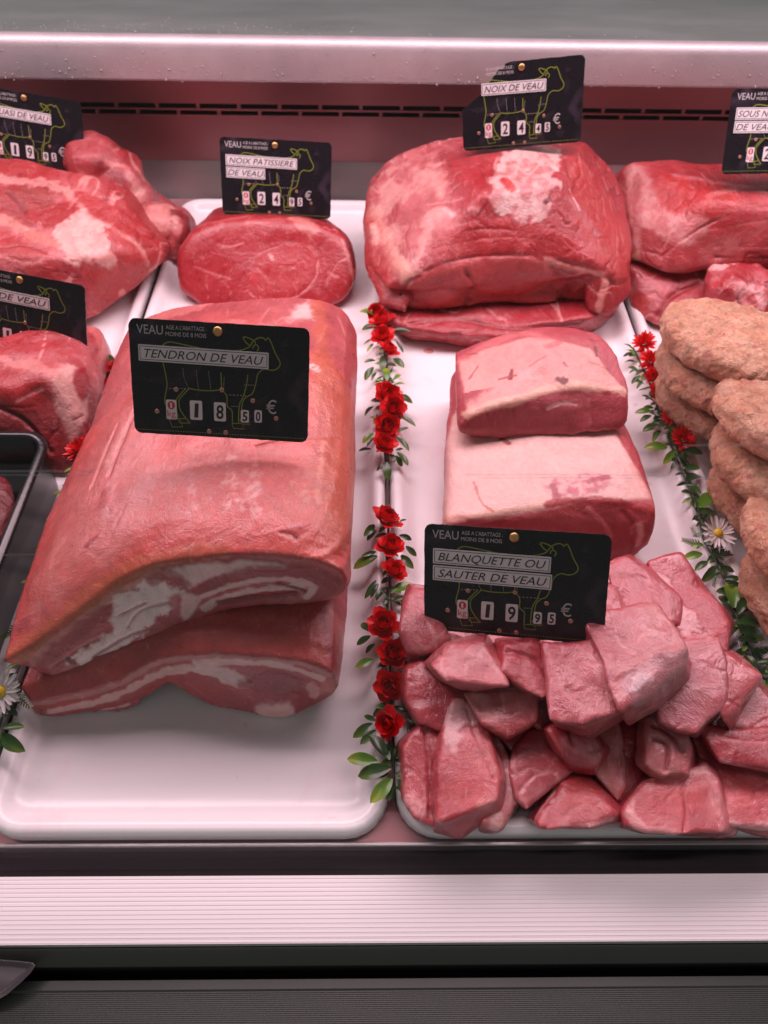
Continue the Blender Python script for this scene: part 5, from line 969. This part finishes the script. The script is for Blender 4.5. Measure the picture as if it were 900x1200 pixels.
def leafm(kind, mat):
    k = (kind, mat)
    if k not in LM:
        v, f = fern_mesh() if kind == 'fern' else leaf_mesh(kind); me = mesh('leaf_' + kind, v, f); me.materials.append(M[mat]); LM[k] = me
    return LM[k]
def leaf(par, a, b, kind='slim', mat='leaf', roll=None):
    a = Vector(a); b = Vector(b); d = b - a; l = d.length; d.normalize(); up = Vector((rnd.uniform(-.35, .35), rnd.uniform(-.35, .2), 1)); y = up.cross(d).normalized(); z = d.cross(y)
    o = bpy.data.objects.new('fern_leaf' if kind == 'fern' else 'leaf', leafm(kind, mat)); C.objects.link(o); o.parent = par; o.matrix_parent_inverse = Matrix.Translation(par.location).inverted()
    R = Matrix((d, y, z)).transposed() @ Matrix.Scale(l, 3); o.matrix_basis = Matrix.Translation(a) @ R.to_4x4(); return o
def petals(rings, seed, pr=None):
    """rings: (count, radius, length, width, elevation deg, cup)"""
    r = random.Random(seed); v = []; f = []
    for (cnt, rad, ln, wd, el, cup) in rings:
        off = r.random() * 6
        for k in range(cnt):
            a = off + 2 * math.pi * k / cnt + r.uniform(-.12, .12); e = math.radians(el + r.uniform(-9, 9)); l2 = ln * r.uniform(.86, 1.12); b = len(v)
            out = Vector((math.cos(a), math.sin(a), 0)); side = Vector((-out.y, out.x, 0)); n = 4
            for i in range(n + 1):
                t = i / n; ee = e + cup * (t - .3); ctr = out * (rad + l2 * t * math.cos(ee)) + Vector((0, 0, .001 + l2 * t * math.sin(ee))); w = wd * (math.sin(math.pi * (.18 + .68 * t)) ** .7)
                if i == n: w *= .72
                nrm = Vector((0, 0, 1)) * math.cos(ee) - out * math.sin(ee)
                for s in (-1, -.45, .45, 1): v.append(tuple(ctr + side * (w * s) + nrm * (abs(s) ** 2 * w * .38) + out * (l2 * .06 * r.uniform(-1, 1) if i == n else 0)))
            for i in range(n):
                for s in range(3): f.append((b + i * 4 + s, b + i * 4 + s + 1, b + (i + 1) * 4 + s + 1, b + (i + 1) * 4 + s))
    return v, f
def rose_mesh(seed, mat):
    v, f = petals([(6, .003, .0105, .0056, 8, .3), (6, .0025, .0095, .0052, 32, .5), (5, .002, .0082, .0046, 55, .5), (4, .0015, .0072, .0036, 72, .3), (3, .0005, .0065, .0026, 84, .1)], seed); me = mesh('rose', v, f); me.materials.append(M[mat]); return me
def mum_mesh(seed):
    v, f = petals([(14, .003, .011, .0019, 4, .2), (13, .0025, .010, .0018, 22, .2), (11, .002, .009, .0017, 42, .2), (8, .0015, .008, .0016, 60, .1), (6, .0007, .0075, .0015, 78, 0)], seed); me = mesh('mum', v, f); me.materials.append(M['petal_red']); return me
ROSES = [rose_mesh(s, 'petal_red') for s in (1, 2, 3)]; MUMS = [mum_mesh(s) for s in (4, 5)]
v, f = petals([(17, .003, .0135, .0016, -2, .2), (15, .003, .0128, .0015, 10, .15)], 9); DAISY = mesh('daisy', v, f); DAISY.materials.append(M['petal_white'])
def flower(par, p, kind, scale=1, tilt=None, name='rose'):
    me = {'rose': ROSES, 'mum': MUMS, 'daisy': [DAISY]}[kind][rnd.randrange({'rose': 3, 'mum': 2, 'daisy': 1}[kind])]
    o = bpy.data.objects.new({'rose': 'rose_head', 'mum': 'carnation_head', 'daisy': 'daisy_petals'}[kind], me); C.objects.link(o); o.parent = par; o.matrix_parent_inverse = Matrix.Translation(par.location).inverted()
    t = tilt or (rnd.uniform(-.1, .45), rnd.uniform(-.3, .3)); o.matrix_basis = Matrix.Translation(Vector(p)) @ (Matrix.Rotation(t[0], 4, 'X') @ Matrix.Rotation(t[1], 4, 'Y') @ Matrix.Rotation(rnd.uniform(0, 6), 4, 'Z')) @ Matrix.Scale(scale, 4)
    if kind == 'daisy':
        mb = MB(); n = 14
        for rr2, zz in ((.0045, .0005), (.0043, .0022), (.003, .0034), (.0012, .0039)): mb.v += [(rr2 * math.cos(2 * math.pi * k / n), rr2 * math.sin(2 * math.pi * k / n), zz) for k in range(n)]
        for i in range(3):
            for k in range(n): mb.f.append((i * n + k, i * n + (k + 1) % n, (i + 1) * n + (k + 1) % n, (i + 1) * n + k))
        mb.f.append(tuple(3 * n + k for k in range(n))); e = bpy.data.objects.new('daisy_disc', mesh('disc', mb.v, mb.f)); e.data.materials.append(M['daisy_yellow']); C.objects.link(e); e.parent = o
    return o
def c4(x, y): return (400 + x / 4, 350 + y / 4)
def c5(x, y): return (390 + x / 3.75, 640 + y / 3.75)
def c6(x, y): return (720 + x / 5, 380 + y / 5)
def c7(x, y): return (780 + x / 5, 600 + y / 5)
def c2(x, y): return (x / 4.445, 330 + y / 4.445)
def c3(x, y): return (x / 3.53, 560 + y / 3.53)
def leaves(par, cf, lst, z0=.026, z1=.021):
    for e in lst:
        a, b = e[0], e[1]; kind = e[2] if len(e) > 2 else ('broad' if rnd.random() < .55 else 'slim'); mat = e[3] if len(e) > 3 else ('leaf' if rnd.random() < .7 else ('leaf_dark' if rnd.random() < .5 else 'leaf_bright'))
        za = z0 + rnd.uniform(-.002, .002); zb2 = z1 + rnd.uniform(-.004, .006); leaf(par, W(*cf(*a), za), W(*cf(*b), zb2), kind, mat)
def stem(par, pts, r=.0011, bare=None):
    P = catmull([np.array(p) for p in pts], len(pts) * 5); mb = MB(); mb.tube([tuple(p) for p in P], r, 6); me = mesh('stem', mb.v, mb.f); me.materials.append(M['stem']); o = bpy.data.objects.new('stem', me); C.objects.link(o); o.parent = par; o.matrix_parent_inverse = Matrix.Translation(par.location).inverted()
    for i in range(1, len(P) - 1):
        for s_ in (1, -1):
            if bare and bare[0] < P[i][1] < bare[1] or rnd.random() < .35: continue
            a_ = rnd.uniform(.2, 1.1) * s_ + math.pi * 1.5 * 0; dv = Vector((math.cos(a_) * s_ * rnd.uniform(.009, .016), -abs(math.sin(a_)) * .010, rnd.uniform(-.003, .006)))
            p_ = Vector(P[i]); leaf(par, p_, p_ + dv, 'broad' if rnd.random() < .5 else 'slim', rnd.choice(['leaf', 'leaf', 'leaf_dark', 'leaf_bright']))
B_ = 'leaf_bright'; D_ = 'leaf_dark'; G_ = 'leaf'
g1 = empty('flower_garland', W(455, 700, .02), 'garland of red artificial roses running down the gap between the two middle trays', 'garland', 'artificial garlands between the trays')
stem(g1, [W(441, 360, .02), W(450, 400, .021), W(450, 470, .021), W(451, 530, .021), W(454, 560, .019), W(454, 600, .02), W(457, 660, .021), W(456, 720, .022), W(457, 790, .022), W(460, 850, .022), W(461, 900, .02), W(463, 940, .018)], bare=(.440, .492))
for x, y, s in ((438, 366, .9), (452, 378, 1), (449, 396, .95), (452, 411, 1), (449, 463, 1.1), (458, 480, 1), (454, 502, 1.05), (449, 524, 1.05), (454, 611, 1), (459, 641, .95), (457, 671, .98), (452, 733, .98), (458, 766, .98), (457, 806, .92), (461, 848, 1.0)):
    flower(g1, W(x + rnd.uniform(-3.5, 3.5), y + rnd.uniform(-2, 2), .025 + rnd.uniform(-.002, .004)), 'rose', s * rnd.uniform(.95, 1.22), (rnd.uniform(-.35, .6), rnd.uniform(-.6, .6)))
leaves(g1, c4, [((160, 75), (85, 60), 'broad', B_), ((165, 130), (95, 145), 'broad', G_), ((150, 190), (105, 215)), ((150, 210), (120, 250)), ((250, 150), (300, 155)), ((255, 200), (290, 255)), ((160, 290), (105, 300)), ((150, 320), (110, 385), 'broad', G_), ((165, 345), (140, 385), 'slim', G_), ((195, 270), (190, 340), 'broad', G_), ((215, 385), (210, 325), 'broad', B_), ((185, 385), (150, 395), 'slim', B_),
                ((245, 280), (295, 325), 'broad', G_), ((240, 385), (280, 355), 'slim', B_), ((245, 405), (300, 400), 'slim', B_), ((255, 455), (335, 490), 'broad', G_), ((150, 505), (110, 550), 'broad', G_), ((170, 540), (150, 590), 'slim', B_), ((265, 550), (350, 600), 'slim', G_), ((260, 625), (315, 605)), ((150, 630), (100, 680)), ((155, 650), (120, 695)), ((140, 705), (80, 715), 'slim', D_), ((262, 650), (318, 715), 'slim', G_),
                ((255, 710), (290, 705)), ((260, 720), (312, 785), 'broad', G_), ((255, 735), (285, 788), 'broad', G_), ((230, 735), (245, 765)), ((213, 765), (215, 858), 'broad', G_), ((195, 770), (165, 810), 'slim', D_), ((235, 150), (330, 160), 'slim', D_), ((180, 60), (140, 25), 'broad', G_), ((235, 90), (270, 75), 'slim', D_), ((240, 320), (230, 350), 'slim', D_), ((170, 395), (155, 410), 'slim', B_),
                ((155, 1060), (105, 1115), 'broad', G_), ((165, 1085), (120, 1135), 'broad', G_), ((270, 1110), (330, 1130), 'broad', D_), ((270, 1045), (305, 1035), 'slim', D_), ((285, 540), (295, 520), 'slim', D_), ((240, 165), (215, 120), 'slim', D_)])
leaves(g1, c5, [((195, 45), (90, 100), 'broad', B_), ((190, 25), (125, 45), 'slim', G_), ((320, 0), (368, 45), 'broad', G_), ((300, 40), (355, 100), 'broad', G_), ((190, 150), (140, 232), 'slim', G_), ((200, 165), (165, 228), 'slim', D_), ((230, 180), (190, 240), 'broad', D_), ((255, 205), (362, 170), 'broad', B_), ((265, 240), (328, 225), 'broad', G_), ((165, 375), (125, 340), 'broad', G_), ((165, 395), (105, 435), 'broad', G_), ((185, 430), (145, 472), 'broad', D_),
                ((180, 500), (98, 532), 'broad', B_), ((290, 540), (335, 595), 'slim', D_), ((320, 625), (376, 635), 'slim', G_), ((300, 680), (372, 740), 'broad', D_), ((325, 760), (402, 790), 'broad', G_), ((330, 790), (345, 840), 'slim', D_), ((245, 700), (175, 750), 'broad', D_), ((195, 770), (138, 745), 'slim', G_), ((175, 780), (88, 842), 'broad', G_), ((190, 810), (120, 872), 'broad', G_), ((240, 930), (160, 828), 'broad', D_),
                ((250, 940), (215, 880), 'broad', G_), ((275, 935), (305, 850), 'slim', D_), ((195, 945), (63, 935), 'broad', B_), ((255, 975), (110, 1012), 'broad', G_), ((245, 1000), (180, 1005), 'broad', D_), ((260, 1020), (163, 1130), 'broad', B_), ((265, 1055), (240, 1122), 'broad', G_), ((290, 1000), (378, 965), 'broad', B_), ((300, 1010), (424, 1085), 'broad', B_), ((285, 1025), (347, 1120), 'broad', G_), ((285, 400), (335, 440), 'slim', D_), ((300, 540), (345, 545), 'slim', D_), ((330, 480), (350, 440), 'slim', D_), ((210, 190), (245, 235), 'slim', D_), ((235, 870), (260, 960), 'broad', D_)])
g2 = empty('flower_garland', W(800, 520, .02), 'garland of red spiky flowers and one white daisy along the patties', 'garland', 'artificial garlands between the trays')
stem(g2, [W(*c6(x, y), .021) for x, y in ((110, 140), (200, 330), (250, 480), (330, 700), (400, 870), (470, 1060), (500, 1150))] + [W(*c7(x, y), .021) for x, y in ((230, 180), (310, 310), (350, 420), (420, 620), (500, 830), (560, 960), (620, 1100))])
for x, y, s in ((755, 403, 1), (762, 424, 1), (766, 444, 1), (771, 461, .95), (788, 487, .9), (800, 516, 1.05)): flower(g2, W(x, y, .028), 'mum', s * 1.02)
flower(g2, W(*c7(305, 125), .034), 'daisy', .92, (.45, .1)); flower(g2, W(*c6(265, 630), .026), 'daisy', .55, (-1.2, .3))  # second, small daisy stands in for white glare on a leaf
leaves(g2, c6, [((110, 150), (50, 115)), ((110, 170), (50, 190)), ((120, 220), (55, 225)), ((130, 260), (85, 290)), ((150, 300), (100, 350)), ((165, 330), (130, 380)), ((190, 380), (140, 390)), ((230, 450), (160, 415)), ((220, 510), (118, 520), 'broad', B_), ((215, 535), (150, 572), 'broad', G_), ((230, 490), (165, 490)), ((255, 590), (165, 630), 'broad', G_), ((290, 600), (210, 590)), ((240, 170), (300, 185), 'broad', G_), ((310, 722), (172, 725), 'broad', B_),
                ((350, 740), (285, 820), 'broad', B_), ((370, 760), (425, 850), 'broad', G_), ((380, 780), (450, 840), 'slim', D_), ((400, 800), (445, 755), 'slim', D_), ((410, 850), (502, 840), 'broad', G_), ((420, 920), (500, 890), 'broad', D_), ((420, 940), (512, 995), 'broad', G_), ((495, 1075), (602, 1005), 'broad', B_), ((490, 1100), (590, 1110), 'broad', G_), ((490, 1120), (455, 1150), 'slim', D_), ((470, 1080), (465, 1010), 'slim', D_), ((330, 690), (300, 570), 'slim', G_), ((120, 180), (60, 150)), ((140, 280), (80, 250)), ((170, 350), (110, 330)), ((260, 540), (190, 505)), ((265, 620), (225, 690)), ((400, 740), (520, 760), 'broad', D_), ((360, 800), (330, 850), 'slim', D_)])
leaves(g2, c7, [((215, 245), (98, 275), 'broad', B_), ((245, 290), (170, 345), 'broad', G_), ((290, 320), (208, 412), 'broad', G_), ((300, 330), (348, 372), 'broad', G_), ((365, 490), (308, 478), 'broad', D_), ((390, 560), (312, 490), 'broad', G_), ((400, 560), (365, 410), 'broad', B_), ((420, 600), (465, 500), 'broad', G_), ((420, 585), (530, 550), 'broad', D_), ((415, 640), (372, 722), 'broad', G_), ((420, 640), (562, 670), 'broad', G_), ((430, 760), (368, 800), 'fern', D_), ((500, 830), (428, 830), 'broad', D_),
                ((520, 840), (600, 800), 'fern', D_), ((540, 920), (478, 840), 'broad', G_), ((550, 940), (620, 920), 'broad', G_), ((560, 980), (600, 1045), 'broad', B_), ((220, 205), (82, 165), 'fern', G_), ((200, 160), (150, 88), 'fern', G_), ((260, 260), (385, 250), 'fern', D_), ((300, 360), (275, 445), 'fern', G_), ((220, 190), (145, 200), 'broad', B_), ((430, 440), (350, 395), 'broad', G_), ((480, 570), (545, 590), 'broad', D_), ((430, 740), (545, 760), 'broad', D_), ((350, 420), (440, 430), 'fern', D_), ((290, 270), (330, 180), 'fern', D_), ((420, 660), (500, 740), 'broad', D_), ((440, 700), (560, 720), 'broad', G_), ((500, 800), (560, 880), 'broad', D_), ((510, 850), (450, 900), 'fern', D_), ((590, 1000), (680, 960), 'broad', G_), ((590, 1020), (540, 1080), 'broad', D_), ((200, 60), (150, 40), 'slim', D_), ((220, 40), (250, 10), 'slim', D_)])
g3 = empty('flower_garland', W(70, 640, .02), 'garland with scattered daisies half hidden left of the large folded slab', 'garland', 'artificial garlands between the trays')
stem(g3, [W(*c2(600, 420), .02), W(*c2(520, 600), .021), W(*c2(430, 880), .021), W(*c2(380, 1080), .021)] + [W(*c3(x, y), .02) for x, y in ((235, 210), (150, 430), (90, 740), (60, 830), (20, 960), (-20, 1080))])
leaves(g3, c2, [((595, 400), (535, 400), 'broad', B_), ((600, 430), (545, 385), 'broad', G_), ((605, 470), (540, 490), 'slim', D_), ((400, 950), (430, 1000), 'broad', D_), ((385, 1050), (360, 1030), 'broad', B_), ((380, 1080), (340, 1100), 'slim', D_), ((375, 1090), (395, 1130), 'broad', G_)])
leaves(g3, c3, [((215, 330), (175, 290), 'broad', D_), ((110, 485), (150, 415), 'fern', D_), ((75, 615), (5, 672), 'fern', G_), ((60, 850), (108, 845), 'fern', D_), ((60, 890), (132, 960), 'fern', G_), ((0, 1000), (42, 975), 'broad', D_), ((10, 1035), (103, 1030), 'broad', G_), ((5, 1060), (105, 1132), 'broad', G_), ((0, 1070), (0, 1140), 'slim', D_), ((30, 900), (100, 870), 'fern', G_)])
for x, y, s in ((134, 431, .7), (125, 452, .7), (95, 528, 1.1), (79, 596, .7)): flower(g3, W(x, y, .026), 'mum', s)
flower(g3, W(*c3(232, 200), .030), 'daisy', .75, (.5, -.5)); flower(g3, W(*c3(2, 885), .032), 'daisy', 1.0, (.5, .1))

# a drop of meat juice on the tray
mb = MB(); n = 16
for rr2, zz in ((.0045, .0019), (.0040, .0024), (.0022, .0028)): mb.v += [tuple(W(502, 413, 0).xy + Vector((rr2 * 1.3 * math.cos(2 * math.pi * k / n), rr2 * math.sin(2 * math.pi * k / n)))) + (zz,) for k in range(n)]
for i in range(2):
    for k in range(n): mb.f.append((i * n + k, i * n + (k + 1) % n, (i + 1) * n + (k + 1) % n, (i + 1) * n + k))
mb.f.append(tuple(2 * n + k for k in range(n)))
M['juice'] = simple('meat_juice', (.62, .25, .24), .15)
tag(mb.build('juice_drop', M['juice'], None, True), 'small pink drop of juice on the white tray in front of the biggest roast', 'juice drop')
